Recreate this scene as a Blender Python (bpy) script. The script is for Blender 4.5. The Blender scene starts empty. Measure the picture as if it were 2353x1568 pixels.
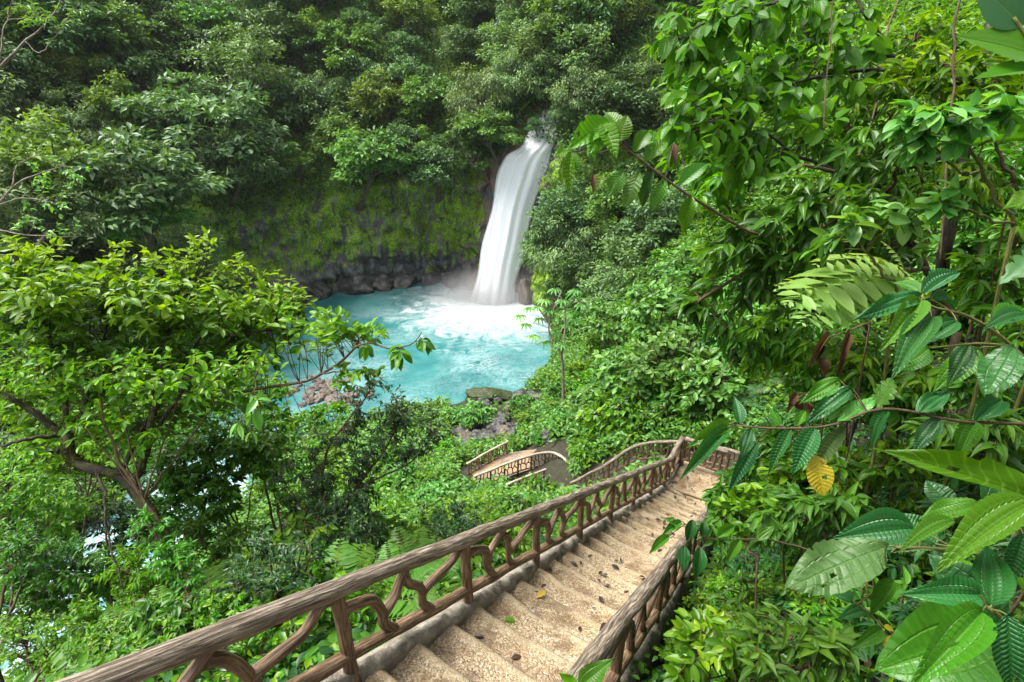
import bpy, math, random
import numpy as np
from mathutils import Vector, noise
R = math.radians
sc = bpy.context.scene
COL = sc.collection

# ------------------------------------------------------------------ camera, sky, sun, exposure
PITCH = R(25.0); CAMZ = 22.0
F, CX, CY = 1176.5, 1176.5, 784.0            # measured on a 2353 x 1568 view of the photograph
cd = bpy.data.cameras.new('camera'); cam = bpy.data.objects.new('camera', cd); COL.objects.link(cam)
cd.sensor_width = 36.0; cd.lens = 18.0; cd.clip_start = 0.05; cd.clip_end = 600.0
cam.location = (0, 0, CAMZ); cam.rotation_euler = (R(90) - PITCH, 0, 0)
sc.camera = cam

SUN_EL, SUN_AZ = R(64), R(-78)               # high sun behind thin cloud, to the left
w = bpy.data.worlds.new('World'); sc.world = w; w.use_nodes = True
wn = w.node_tree
sky = wn.nodes.new('ShaderNodeTexSky'); sky.sky_type = 'NISHITA'; sky.sun_disc = False
sky.sun_elevation = SUN_EL; sky.sun_rotation = SUN_AZ; sky.dust_density = 4.0; sky.ozone_density = 1.0
hs = wn.nodes.new('ShaderNodeHueSaturation'); hs.inputs['Saturation'].default_value = 0.25
wn.links.new(sky.outputs[0], hs.inputs['Color'])
wn.links.new(hs.outputs[0], wn.nodes['Background'].inputs[0])
wn.nodes['Background'].inputs[1].default_value = 0.15
ld = bpy.data.lights.new('sun', 'SUN'); sun = bpy.data.objects.new('sun', ld); COL.objects.link(sun)
ld.energy = 2.9; ld.angle = R(32); ld.color = (1.0, 0.96, 0.88)
sdir = Vector((math.sin(SUN_AZ) * math.cos(SUN_EL), math.cos(SUN_AZ) * math.cos(SUN_EL), math.sin(SUN_EL)))
sun.rotation_euler = sdir.to_track_quat('Z', 'Y').to_euler(); sun.location = (0, 0, 60)
sc.view_settings.view_transform = 'Standard'; sc.view_settings.look = 'None'
sc.view_settings.exposure = 1.38; sc.view_settings.gamma = 1.0
sc.cycles.max_bounces = 8; sc.cycles.transparent_max_bounces = 12
sc.cycles.diffuse_bounces = 4; sc.cycles.transmission_bounces = 4; sc.cycles.glossy_bounces = 2

# ------------------------------------------------------------------ coordinates
_c, _s = math.cos(PITCH), math.sin(PITCH)
RX = np.array([1.0, 0, 0]); UP = np.array([0, _s, _c]); FW = np.array([0, _c, -_s]); CAM = np.array([0, 0, CAMZ])
def ray(px, py): return (px - CX) / F * RX + (CY - py) / F * UP + FW
def P(px, py, d): return CAM + d * ray(px, py)
def PZ(px, py, z):
    r = ray(px, py); return CAM + r * ((z - CAMZ) / r[2])
def proj(p):
    v = np.asarray(p, float) - CAM; d = v @ FW
    return CX + F * (v @ RX) / d, CY - F * (v @ UP) / d, d

# ------------------------------------------------------------------ tagging
def tag(o, label=None, cat=None, group=None, kind=None):
    if label: o['label'] = label
    if cat: o['category'] = cat
    if group: o['group'] = group
    if kind: o['kind'] = kind
    return o
def thing(name, label, cat, loc=(0, 0, 0), rz=0.0, group=None, scale=1.0):
    o = bpy.data.objects.new(name, None); COL.objects.link(o)
    o.empty_display_size = 0.2
    o.location = loc; o.rotation_euler = (0, 0, rz)
    o.scale = (scale,) * 3 if not hasattr(scale, '__len__') else scale
    return tag(o, label, cat, group)
def link(name, me, parent=None):
    o = bpy.data.objects.new(name, me); COL.objects.link(o)
    if parent is not None: o.parent = parent
    return o

# ------------------------------------------------------------------ mesh batches
def nrm(a): return a / np.maximum(np.linalg.norm(a, axis=-1, keepdims=True), 1e-9)
def catmull(pts, n):
    pts = np.asarray(pts, float)
    if len(pts) == 2: return pts[0] + (pts[1] - pts[0]) * np.linspace(0, 1, n)[:, None]
    q = np.vstack([2 * pts[0] - pts[1], pts, 2 * pts[-1] - pts[-2]])
    t = np.linspace(0, len(pts) - 1 - 1e-6, n); i = t.astype(int); f = (t - i)[:, None]
    a, b, c, d = q[i], q[i + 1], q[i + 2], q[i + 3]
    return 0.5 * ((2 * b) + (-a + c) * f + (2 * a - 5 * b + 4 * c - d) * f ** 2 + (-a + 3 * b - 3 * c + d) * f ** 3)

class MB:
    def __init__(s):
        s.V = []; s.Lp = []; s.T = []; s.UV = []; s.ti = []; s.B = []; s.M = []; s.n = 0
    def add(s, V, loops, totals, uv=None, tint=None, bark=None, mat=0):
        V = np.asarray(V, float).reshape(-1, 3); loops = np.asarray(loops, np.int64).ravel(); totals = np.asarray(totals, np.int64).ravel()
        s.V.append(V); s.Lp.append(loops + s.n); s.T.append(totals)
        s.UV.append(np.zeros((len(loops), 2)) if uv is None else np.asarray(uv, float).reshape(-1, 2))
        s.ti.append(np.full(len(V), 0.5) if tint is None else np.broadcast_to(np.asarray(tint, float), (len(V),)))
        s.B.append(np.zeros((len(V), 3)) if bark is None else bark)
        s.M.append(np.full(len(totals), mat, np.int64)); s.n += len(V)
    def leaves(s, tm, pos, d, n, L, W, tint, mat=0):
        tv, tl, tt, tuv = tm
        pos = np.asarray(pos, float).reshape(-1, 3); N = len(pos)
        if N == 0: return
        Y = nrm(np.asarray(d, float).reshape(-1, 3)); n = np.asarray(n, float).reshape(-1, 3)
        X = nrm(np.cross(Y, n)); Z = np.cross(X, Y)
        L = np.broadcast_to(np.asarray(L, float), (N,)); W = np.broadcast_to(np.asarray(W, float), (N,))
        V = (pos[:, None] + X[:, None] * (tv[None, :, 0:1] * W[:, None, None]) + Y[:, None] * (tv[None, :, 1:2] * L[:, None, None])
             + Z[:, None] * (tv[None, :, 2:3] * L[:, None, None]))
        k = len(tv)
        loops = (tl[None, :] + (np.arange(N) * k)[:, None])
        ti = np.repeat(np.broadcast_to(np.asarray(tint, float), (N,)), k)
        s.add(V, loops, np.tile(tt, N), np.tile(tuv, (N, 1)), ti, None, mat)
    def tube(s, pts, rad, sides=6, rough=0.0, tint=0.5, mat=0, caps=True, seed=0.0):
        pts = np.asarray(pts, float); n = len(pts); rad = np.broadcast_to(np.asarray(rad, float), (n,))
        T = nrm(np.gradient(pts, axis=0))
        ref = np.array([0, 0, 1.0]) if abs(T[0, 2]) < 0.9 else np.array([1.0, 0, 0])
        U = np.zeros_like(pts); u = nrm(np.cross(np.cross(T[0], ref), T[0]))
        for i in range(n):
            u = nrm(u - T[i] * (u @ T[i])); U[i] = u
        Wv = np.cross(T, U); a = np.linspace(0, 2 * math.pi, sides, endpoint=False)
        arc = np.concatenate([[0], np.cumsum(np.linalg.norm(np.diff(pts, axis=0), axis=1))])
        rr = np.repeat(rad[:, None], sides, 1).copy()
        rm = float(rad.mean())
        bark = np.stack([np.broadcast_to(np.cos(a) * rm, (n, sides)), np.broadcast_to(np.sin(a) * rm, (n, sides)),
                         np.broadcast_to(arc[:, None] + seed, (n, sides))], -1)
        if rough > 0:
            for i in range(n):
                for j in range(sides):
                    b = bark[i, j]
                    rr[i, j] *= 1 + rough * (noise.noise(Vector((b[0] * 14, b[1] * 14, b[2] * 2.2 + seed))) * 1.0 + noise.noise(Vector((b[0] * 40, b[1] * 40, b[2] * 6 + seed))) * 0.5)
        V = pts[:, None] + rr[..., None] * (np.cos(a)[None, :, None] * U[:, None] + np.sin(a)[None, :, None] * Wv[:, None])
        idx = np.arange(n * sides).reshape(n, sides); nx = np.roll(idx, -1, 1)
        q = np.stack([idx[:-1], nx[:-1], nx[1:], idx[1:]], -1).reshape(-1, 4)
        loops = q.ravel(); tot = [4] * len(q)
        V = V.reshape(-1, 3); bk = bark.reshape(-1, 3)
        if caps:
            loops = np.concatenate([loops, idx[0][::-1], idx[-1]]); tot = tot + [sides, sides]
        s.add(V, loops, tot, None, tint, bk, mat)
    def grid(s, V, nu, nv, uv=None, mat=0, tint=None, close_u=False):
        idx = np.arange(nu * nv).reshape(nv, nu)
        q = np.stack([idx[:-1, :-1], idx[:-1, 1:], idx[1:, 1:], idx[1:, :-1]], -1).reshape(-1, 4)
        if close_u:
            e = np.stack([idx[:-1, -1], idx[:-1, 0], idx[1:, 0], idx[1:, -1]], -1).reshape(-1, 4); q = np.vstack([q, e])
        luv = None
        if uv is not None: luv = np.asarray(uv).reshape(-1, 2)[q.ravel()]
        s.add(V, q.ravel(), [4] * len(q), luv, tint, None, mat)
    def mesh(s, name, mats, smooth=True):
        me = bpy.data.meshes.new(name)
        V = np.concatenate(s.V); Lp = np.concatenate(s.Lp); T = np.concatenate(s.T)
        me.vertices.add(len(V)); me.vertices.foreach_set('co', V.ravel().astype(np.float32))
        me.loops.add(len(Lp)); me.loops.foreach_set('vertex_index', Lp.astype(np.int32))
        me.polygons.add(len(T)); st = np.concatenate([[0], np.cumsum(T)[:-1]])
        me.polygons.foreach_set('loop_start', st.astype(np.int32))
        me.polygons.foreach_set('material_index', np.concatenate(s.M).astype(np.int32))
        me.polygons.foreach_set('use_smooth', np.full(len(T), smooth, dtype=bool))
        uvl = me.uv_layers.new(name='UVMap'); uvl.data.foreach_set('uv', np.concatenate(s.UV).ravel().astype(np.float32))
        a = me.attributes.new('tint', 'FLOAT', 'POINT'); a.data.foreach_set('value', np.concatenate(s.ti).astype(np.float32))
        b = me.attributes.new('bark', 'FLOAT_VECTOR', 'POINT'); b.data.foreach_set('vector', np.concatenate(s.B).ravel().astype(np.float32))
        for m in (mats if isinstance(mats, (list, tuple)) else [mats]): me.materials.append(m)
        me.update(calc_edges=True)
        return me
    def build(s, name, mats, parent=None, smooth=True): return link(name, s.mesh(name, mats, smooth), parent)

# ------------------------------------------------------------------ leaf templates
def tmpl(verts, faces, uv=None):
    v = np.array(verts, float); lo = np.array([i for f in faces for i in f]); tt = np.array([len(f) for f in faces])
    u = (v[:, :2] + [0.5, 0]) if uv is None else np.array(uv)
    return v, lo, tt, u[lo]
CARD = tmpl([(0, 0, 0), (.5, .45, .10), (0, 1, -.06), (-.5, .45, .10)], [(0, 1, 2), (0, 2, 3)])
def leaf6(fold=.10, droop=.22, wide=.33):
    z = lambda v: -droop * v * v
    v = [(0, 0, 0), (0, .35, z(.35)), (0, .7, z(.7)), (0, 1, z(1) - .03), (.5, wide, z(wide) + fold), (.36, wide + .34, z(wide + .34) + fold * .8),
         (-.5, wide, z(wide) + fold), (-.36, wide + .34, z(wide + .34) + fold * .8)]
    return tmpl(v, [(0, 4, 1), (0, 1, 6), (1, 4, 5, 2), (1, 2, 7, 6), (2, 5, 3), (2, 3, 7)])
L6 = leaf6(); L6D = leaf6(.12, .45, .3); L6F = leaf6(.04, .1, .45)
def leafgrid(nu=5, nv=9, shape='ell', fold=.08, droop=.25, rib=0.0, nrib=9, lobes=0, wave=0.0, long_rib=0.0):
    V = []; UVs = []
    for j in range(nv):
        v = j / (nv - 1)
        if shape == 'ell': wv = math.sin(math.pi * min(1, v) ** .92) ** .75
        elif shape == 'acum': wv = (math.sin(math.pi * v ** .72) ** .85) * (1 - .35 * v ** 3)
        elif shape == 'obov': wv = math.sin(math.pi * v ** 1.25) ** .7
        elif shape == 'strap': wv = min(1, v * 5) ** .6 * min(1, (1 - v) * 3.2) ** .7
        if lobes: wv *= .55 + .45 * abs(math.sin(math.pi * v * lobes))
        wv = max(wv, .015)
        for i in range(nu):
            u = -1 + 2 * i / (nu - 1); au = abs(u)
            z = fold * au * wv - droop * v * v
            z += wave * math.sin(v * 9 + u * 2) * au
            if rib: z += rib * math.sin(2 * math.pi * (nrib * v - 1.6 * au)) * min(1, au * 2.5) * (1 - au * .3) * wv ** .5
            if long_rib: z -= long_rib * math.exp(-((au - .5) / .13) ** 2) * wv + long_rib * math.exp(-(au / .13) ** 2)
            V.append((u * .5 * wv, v, z)); UVs.append((u * .5 + .5, v))
    fs = [(j * nu + i, j * nu + i + 1, (j + 1) * nu + i + 1, (j + 1) * nu + i) for j in range(nv - 1) for i in range(nu - 1)]
    return tmpl(V, fs, UVs)
G_ELL = leafgrid(5, 8, 'ell', .10, .22)
G_ACU = leafgrid(5, 9, 'acum', .12, .35)
G_OBO = leafgrid(5, 8, 'obov', .08, .18)
H_MEL = leafgrid(13, 49, 'acum', .14, .30, rib=.020, nrib=16, long_rib=.028)
H_OVA = leafgrid(13, 49, 'ell', .10, .22, rib=.022, nrib=11)
H_FLAT = leafgrid(11, 33, 'acum', .06, .12, rib=.004, nrib=20, long_rib=.010)
H_CUT = leafgrid(9, 61, 'ell', .03, .30, lobes=6, wave=.02)
HVAR = {id(H_MEL): [H_MEL, leafgrid(13, 49, 'acum', .22, .42, rib=.018, nrib=15, long_rib=.03, wave=.03), leafgrid(13, 49, 'acum', .05, .20, rib=.022, nrib=17, long_rib=.026, wave=.045)],
        id(H_OVA): [H_OVA, leafgrid(13, 49, 'ell', .18, .34, rib=.02, nrib=12, wave=.03), leafgrid(13, 49, 'ell', .03, .16, rib=.024, nrib=10, wave=.05)],
        id(H_FLAT): [H_FLAT, leafgrid(11, 33, 'acum', .12, .26, rib=.006, nrib=20, long_rib=.012, wave=.04), leafgrid(11, 33, 'acum', .02, .05, rib=.008, nrib=18, long_rib=.010, wave=.05)]}
CURL = leafgrid(7, 14, 'acum', .42, .30, wave=.14)
STRAP = leafgrid(5, 12, 'strap', .16, .30)

# ------------------------------------------------------------------ materials
class NT:
    def __init__(s, name):
        s.m = bpy.data.materials.new(name); s.m.use_nodes = True; s.t = s.m.node_tree; s.n = s.t.nodes
        s.out = s.n['Material Output']; s.bs = s.n['Principled BSDF']
    def __call__(s, typ, **kw):
        nd = s.n.new('ShaderNode' + typ)
        for k, v in kw.items():
            if k.startswith('_'): nd.inputs[int(k[1:])].default_value = v
            else: setattr(nd, k, v)
        return nd
    def lk(s, a, b): s.t.links.new(a, b)
    def math(s, op, a, b=None, clamp=False):
        nd = s('Math', operation=op, use_clamp=clamp)
        for i, x in enumerate((a, b)):
            if x is None: continue
            if isinstance(x, (int, float)): nd.inputs[i].default_value = x
            else: s.lk(x, nd.inputs[i])
        return nd.outputs[0]
    def ramp(s, fac, stops, interp='LINEAR'):
        nd = s('ValToRGB'); cr = nd.color_ramp; cr.interpolation = interp
        while len(cr.elements) < len(stops): cr.elements.new(0.5)
        for e, (p, c) in zip(cr.elements, stops):
            e.position = p; e.color = (*c, 1) if len(c) == 3 else c
        s.lk(fac, nd.inputs[0]); return nd.outputs[0]
    def mix(s, fac, a, b):
        nd = s('Mix', data_type='RGBA')
        for sock, x in ((nd.inputs[0], fac), (nd.inputs[6], a), (nd.inputs[7], b)):
            if isinstance(x, (int, float)): sock.default_value = x
            elif isinstance(x, tuple): sock.default_value = (*x, 1) if len(x) == 3 else x
            else: s.lk(x, sock)
        return nd.outputs[2]
    def noise(s, vec, scale, detail=4, rough=.55, dist=0):
        nd = s('TexNoise'); nd.inputs['Scale'].default_value = scale; nd.inputs['Detail'].default_value = detail
        nd.inputs['Roughness'].default_value = rough; nd.inputs['Distortion'].default_value = dist
        if vec is not None: s.lk(vec, nd.inputs['Vector'])
        return nd.outputs[0]
    def mapping(s, vec, scale=(1, 1, 1), loc=(0, 0, 0), rot=(0, 0, 0)):
        nd = s('Mapping'); nd.inputs['Scale'].default_value = scale; nd.inputs['Location'].default_value = loc; nd.inputs['Rotation'].default_value = rot
        s.lk(vec, nd.inputs['Vector']); return nd.outputs[0]
    def bump(s, h, strength=.5, dist=.02):
        nd = s('Bump'); nd.inputs['Strength'].default_value = strength; nd.inputs['Distance'].default_value = dist
        s.lk(h, nd.inputs['Height']); s.lk(nd.outputs[0], s.bs.inputs['Normal']); return nd.outputs[0]

def leaf_mat(name, lo, mid, hi, trans=.35, rough=.42, vein=None, spots=False, spec=.36, tboost=(1.6, 1.5, .4)):
    N = NT(name); b = N.bs
    at = N('Attribute', attribute_name='tint')
    oi = N('ObjectInfo')
    col = N.ramp(at.outputs['Fac'], [(0.0, lo), (0.5, mid), (1.0, hi)])
    hv = N('HueSaturation'); N.lk(col, hv.inputs['Color'])
    N.lk(N.math('ADD', N.math('MULTIPLY', oi.outputs['Random'], .3), .85), hv.inputs['Value'])
    N.lk(N.math('ADD', N.math('MULTIPLY', oi.outputs['Random'], .03), .485), hv.inputs['Hue'])
    col = hv.outputs[0]
    if vein:
        uv = N('UVMap'); sp = N('SeparateXYZ'); N.lk(uv.outputs[0], sp.inputs[0])
        au = N.math('ABSOLUTE', N.math('MULTIPLY', N.math('SUBTRACT', sp.outputs[0], .5), 2.0))
        mid_line = N.math('SUBTRACT', 1.0, N.math('DIVIDE', au, .06), True)
        if vein == 'rib':
            ph = N.math('SUBTRACT', N.math('MULTIPLY', sp.outputs[1], 11.0), N.math('MULTIPLY', au, 1.6))
            w_ = N.math('POWER', N.math('ABSOLUTE', N.math('COSINE', N.math('MULTIPLY', ph, math.pi))), 14.0)
            lines = N.math('MAXIMUM', N.math('MULTIPLY', w_, .7), mid_line)
        elif vein == 'mel':
            l2 = N.math('SUBTRACT', 1.0, N.math('DIVIDE', N.math('ABSOLUTE', N.math('SUBTRACT', au, .5)), .05), True)
            ph = N.math('SUBTRACT', N.math('MULTIPLY', sp.outputs[1], 32.0), N.math('MULTIPLY', au, 3.0))
            w_ = N.math('POWER', N.math('ABSOLUTE', N.math('COSINE', N.math('MULTIPLY', ph, math.pi / 2))), 8.0)
            lines = N.math('MAXIMUM', N.math('MULTIPLY', w_, .35), N.math('MAXIMUM', mid_line, N.math('MULTIPLY', l2, .8)))
        else:
            lines = mid_line
        col = N.mix(N.math('MULTIPLY', lines, .3), col, tuple(min(1, c * 1.6 + .02) for c in hi))
        N.bump(N.math('SUBTRACT', 1.0, lines), .6, .008)
    if spots:
        g = N('NewGeometry'); ns = N.noise(g.outputs['Position'], 30, 3, .7)
        m = N.ramp(ns, [(.60, (0, 0, 0)), (.68, (1, 1, 1))])
        col = N.mix(N.math('MULTIPLY', m, spots if isinstance(spots, float) else .6), col, (.035, .038, .012))
    N.lk(col, b.inputs['Base Color']); b.inputs['Roughness'].default_value = rough
    b.inputs['Specular IOR Level'].default_value = spec
    tr = N('BsdfTranslucent')
    tc = N('Mix', data_type='RGBA', blend_type='MULTIPLY'); tc.inputs[0].default_value = 1.0
    N.lk(col, tc.inputs[6]); tc.inputs[7].default_value = (*tboost, 1); tc.clamp_result = True
    N.lk(tc.outputs[2], tr.inputs['Color'])
    ms = N('MixShader'); ms.inputs[0].default_value = trans
    N.lk(b.outputs[0], ms.inputs[1]); N.lk(tr.outputs[0], ms.inputs[2]); N.lk(ms.outputs[0], N.out.inputs[0])
    return N.m

def bark_mat(name, dark, light, moss=0.0, mosscol=(.09, .11, .012), groove=(120, 9), rough=.8, strength=.7, dist=.012):
    N = NT(name); at = N('Attribute', attribute_name='bark')
    v = N.mapping(at.outputs['Vector'], (groove[0], groove[0], groove[1]))
    n1 = N.noise(v, 1.0, 5, .6, .6)
    g = N('NewGeometry'); n2 = N.noise(g.outputs['Position'], 3.5, 4, .6)
    col = N.ramp(n1, [(.33, tuple(c * .35 for c in dark)), (.46, dark), (.62, light)])
    col = N.mix(N.math('MULTIPLY', N.ramp(n2, [(.4, (0, 0, 0)), (.7, (1, 1, 1))]), .45), col, tuple(c * .75 for c in dark))
    if moss > 0:
        n3 = N.noise(g.outputs['Position'], 7, 5, .65)
        col = N.mix(N.ramp(n3, [(.62 - moss * .35, (0, 0, 0)), (.72 - moss * .35, (1, 1, 1))]), col, mosscol)
    N.lk(col, N.bs.inputs['Base Color']); N.bs.inputs['Roughness'].default_value = rough
    N.bump(n1, strength, dist)
    return N.m

M = {}
# far forest leaves
M['f_dark'] = leaf_mat('leaf_dark_forest', (.016, .042, .007), (.045, .11, .018), (.10, .21, .03), .25, .5)
M['f_grey'] = leaf_mat('leaf_grey_green_forest', (.06, .115, .035), (.115, .205, .07), (.21, .34, .10), .25, .5)
M['f_green'] = leaf_mat('leaf_fresh_forest', (.04, .105, .018), (.085, .20, .036), (.155, .32, .045), .3, .5)
M['f_blue'] = leaf_mat('leaf_blue_green_forest', (.035, .09, .03), (.08, .175, .06), (.14, .28, .08), .25, .48)
M['f_yel'] = leaf_mat('leaf_yellow_green_forest', (.06, .125, .014), (.12, .23, .03), (.24, .36, .06), .3, .5)
# near leaves
M['n_bright'] = leaf_mat('leaf_bright_shrub', (.024, .095, .004), (.075, .215, .006), (.20, .36, .010), .42, .36, 'mid')
M['n_green'] = leaf_mat('leaf_mid_shrub', (.016, .07, .006), (.045, .155, .009), (.10, .265, .016), .36, .34, 'mid')
M['n_dark'] = leaf_mat('leaf_dark_shrub', (.010, .04, .012), (.022, .075, .018), (.05, .13, .03), .28, .32, 'mid')
M['n_pale'] = leaf_mat('leaf_pale_shrub', (.04, .13, .018), (.09, .24, .040), (.20, .38, .085), .34, .32, 'mid')
M['n_cut'] = leaf_mat('leaf_cut_frond', (.10, .22, .03), (.17, .33, .06), (.28, .46, .12), .4, .45, 'mid')
M['fern'] = leaf_mat('leaf_fern', (.035, .12, .012), (.08, .21, .02), (.15, .32, .03), .42, .45)
M['ferndark'] = leaf_mat('leaf_dark_fern', (.02, .06, .02), (.04, .11, .03), (.07, .16, .04), .3, .45)
M['mel'] = leaf_mat('leaf_ribbed_dark', (.008, .05, .012), (.016, .095, .018), (.03, .15, .024), .25, .36, 'mel', .45, spec=.4)
M['mel2'] = leaf_mat('leaf_ribbed_bright', (.020, .085, .005), (.042, .145, .007), (.085, .215, .010), .33, .36, 'mel', .45, spec=.4)
M['rib'] = leaf_mat('leaf_feather_veined', (.026, .09, .004), (.062, .175, .006), (.125, .265, .010), .42, .32, 'rib')
M['old'] = leaf_mat('leaf_worn_pale', (.035, .075, .02), (.055, .115, .028), (.08, .16, .035), .22, .45, 'mel', True)
M['yellow'] = leaf_mat('leaf_yellowed', (.35, .25, .02), (.5, .38, .03), (.6, .48, .05), .35, .45, 'mid', True, tboost=(1, 1, .5))
M['dead'] = leaf_mat('leaf_dead_brown', (.03, .015, .007), (.075, .038, .015), (.15, .085, .035), .12, .6, None, tboost=(1.2, 1, .6))
M['litter'] = leaf_mat('leaf_rotten', (.012, .008, .007), (.03, .018, .013), (.07, .04, .02), .05, .4)
M['palm'] = leaf_mat('leaf_palm_blue_dark', (.012, .045, .022), (.022, .075, .035), (.045, .12, .055), .2, .38, 'mid')
# bark and stems
M['trunk'] = bark_mat('bark_forest', (.06, .05, .04), (.16, .14, .11), .25, groove=(30, 4), dist=.03)
M['palebark'] = bark_mat('bark_pale', (.16, .13, .10), (.34, .29, .23), .05, groove=(30, 4), dist=.02)
M['mossbark'] = bark_mat('bark_mossy', (.018, .014, .008), (.055, .042, .022), .35, (.060, .068, .008), groove=(50, 9), strength=1.0, dist=.03)
M['moss'] = leaf_mat('moss_tufts', (.015, .022, .003), (.045, .058, .006), (.12, .13, .012), .2, .8, spec=.1)
M['darkbark'] = bark_mat('bark_dark_wet', (.016, .012, .009), (.055, .043, .032), .2, groove=(40, 5), dist=.02)
M['stem'] = bark_mat('stem_brown', (.06, .035, .018), (.14, .085, .04), .15, groove=(150, 12))
M['greenstem'] = bark_mat('stem_green', (.10, .11, .02), (.2, .2, .04), 0, groove=(150, 12))
M['rail'] = bark_mat('carved_rail_grey_brown', (.125, .092, .064), (.40, .335, .26), 0, groove=(60, 4.2), rough=.62, strength=1.0, dist=.03)
M['post'] = bark_mat('carved_post_red_brown', (.105, .062, .032), (.28, .185, .11), 0, groove=(60, 4.2), rough=.6, strength=1.0, dist=.026)
M['palerail'] = bark_mat('carved_rail_pale', (.30, .24, .17), (.60, .53, .43), 0, groove=(40, 3), rough=.65, dist=.02)

def rockish():
    N = NT('gorge_rock_and_moss'); g = N('NewGeometry'); pos = g.outputs['Position']
    n1 = N.noise(pos, .35, 8, .6); n2 = N.noise(N.mapping(pos, (1, 1, .35)), 1.2, 8, .62, .5); n3 = N.noise(pos, 5, 5, .6)
    rock = N.ramp(n2, [(.3, (.014, .016, .018)), (.5, (.06, .064, .068)), (.68, (.17, .175, .18))])
    sp = N('SeparateXYZ'); N.lk(pos, sp.inputs[0])
    # rusty stain beside the fall
    dx = N.math('ABSOLUTE', N.math('SUBTRACT', sp.outputs[0], -.5))
    st = N.math('MULTIPLY', N.math('SUBTRACT', 1.0, N.math('DIVIDE', dx, 7.0), True), N.ramp(n1, [(.42, (0, 0, 0)), (.55, (1, 1, 1))]))
    rock = N.mix(N.math('MULTIPLY', st, .8), rock, (.26, .13, .075))
    # pale smooth slabs
    sl = N.ramp(N.noise(N.mapping(pos, (1, 1, .5)), .22, 2, .4), [(.52, (0, 0, 0)), (.62, (1, 1, 1))])
    rock = N.mix(N.math('MULTIPLY', sl, .6), rock, (.15, .145, .14))
    at = N('Attribute', attribute_name='tint')       # moss growth
    mm = N.math('ADD', N.noise(N.mapping(pos, (1, 1, .45)), .55, 8, .68), N.math('MULTIPLY', N.math('SUBTRACT', at.outputs['Fac'], .5), .8))
    mm = N.math('ADD', mm, N.math('MULTIPLY', N.math('SUBTRACT', N.noise(N.mapping(pos, (1, 1, .22)), 1.3, 8, .75, .8), .5), 2.5))
    mf = N.ramp(mm, [(.50, (0, 0, 0)), (.55, (1, 1, 1))])
    mc = N.ramp(n3, [(.3, (.035, .085, .004)), (.48, (.14, .27, .008)), (.64, (.32, .48, .018))])
    col = N.mix(mf, rock, mc)
    N.lk(col, N.bs.inputs['Base Color'])
    N.lk(N.ramp(mf, [(0, (.38,) * 3), (1, (.85,) * 3)]), N.bs.inputs['Roughness'])
    h = N.math('ADD', N.math('MULTIPLY', n2, 1.0), N.math('MULTIPLY', n3, .3))
    N.bump(h, 1.0, .25)
    return N.m
M['rock'] = rockish()

def soil():
    N = NT('forest_soil'); g = N('NewGeometry'); n1 = N.noise(g.outputs['Position'], 4, 6, .65); n2 = N.noise(g.outputs['Position'], 25, 4, .6)
    col = N.ramp(n1, [(.3, (.008, .007, .005)), (.5, (.020, .018, .009)), (.7, (.03, .04, .010))])
    col = N.mix(N.math('MULTIPLY', N.ramp(n2, [(.55, (0, 0, 0)), (.65, (1, 1, 1))]), .5), col, (.07, .03, .012))
    N.lk(col, N.bs.inputs['Base Color']); N.bs.inputs['Roughness'].default_value = .9; N.bump(n2, .8, .04)
    return N.m
M['soil'] = soil()

def boulder(name, a, b, moss, wet=.45):
    N = NT(name); g = N('TexCoord'); pos = g.outputs['Object']
    n1 = N.noise(pos, 2.2, 8, .62, .4); n2 = N.noise(pos, 14, 4, .6)
    col = N.ramp(n1, [(.3, tuple(c * .35 for c in a)), (.5, a), (.7, b)])
    if moss: col = N.mix(N.ramp(N.noise(pos, 3, 7, .7), [(.6 - moss * .3, (0, 0, 0)), (.68 - moss * .3, (1, 1, 1))]), col, N.ramp(n2, [(.3, (.006, .010, .003)), (.52, (.022, .034, .004)), (.68, (.065, .09, .010))]))
    N.lk(col, N.bs.inputs['Base Color']); N.bs.inputs['Roughness'].default_value = wet
    N.bump(N.math('ADD', n1, N.math('MULTIPLY', n2, .25)), .9, .10)
    return N.m
M['b_dark'] = boulder('boulder_dark_wet', (.045, .042, .042), (.13, .125, .125), .15)
M['b_moss'] = boulder('boulder_mossy', (.05, .05, .045), (.12, .12, .11), .85, .7)
M['b_red'] = boulder('boulder_reddish', (.12, .095, .078), (.27, .23, .20), 0, .5)
M['b_brown'] = boulder('boulder_brown', (.10, .075, .055), (.24, .19, .15), .1, .5)

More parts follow.
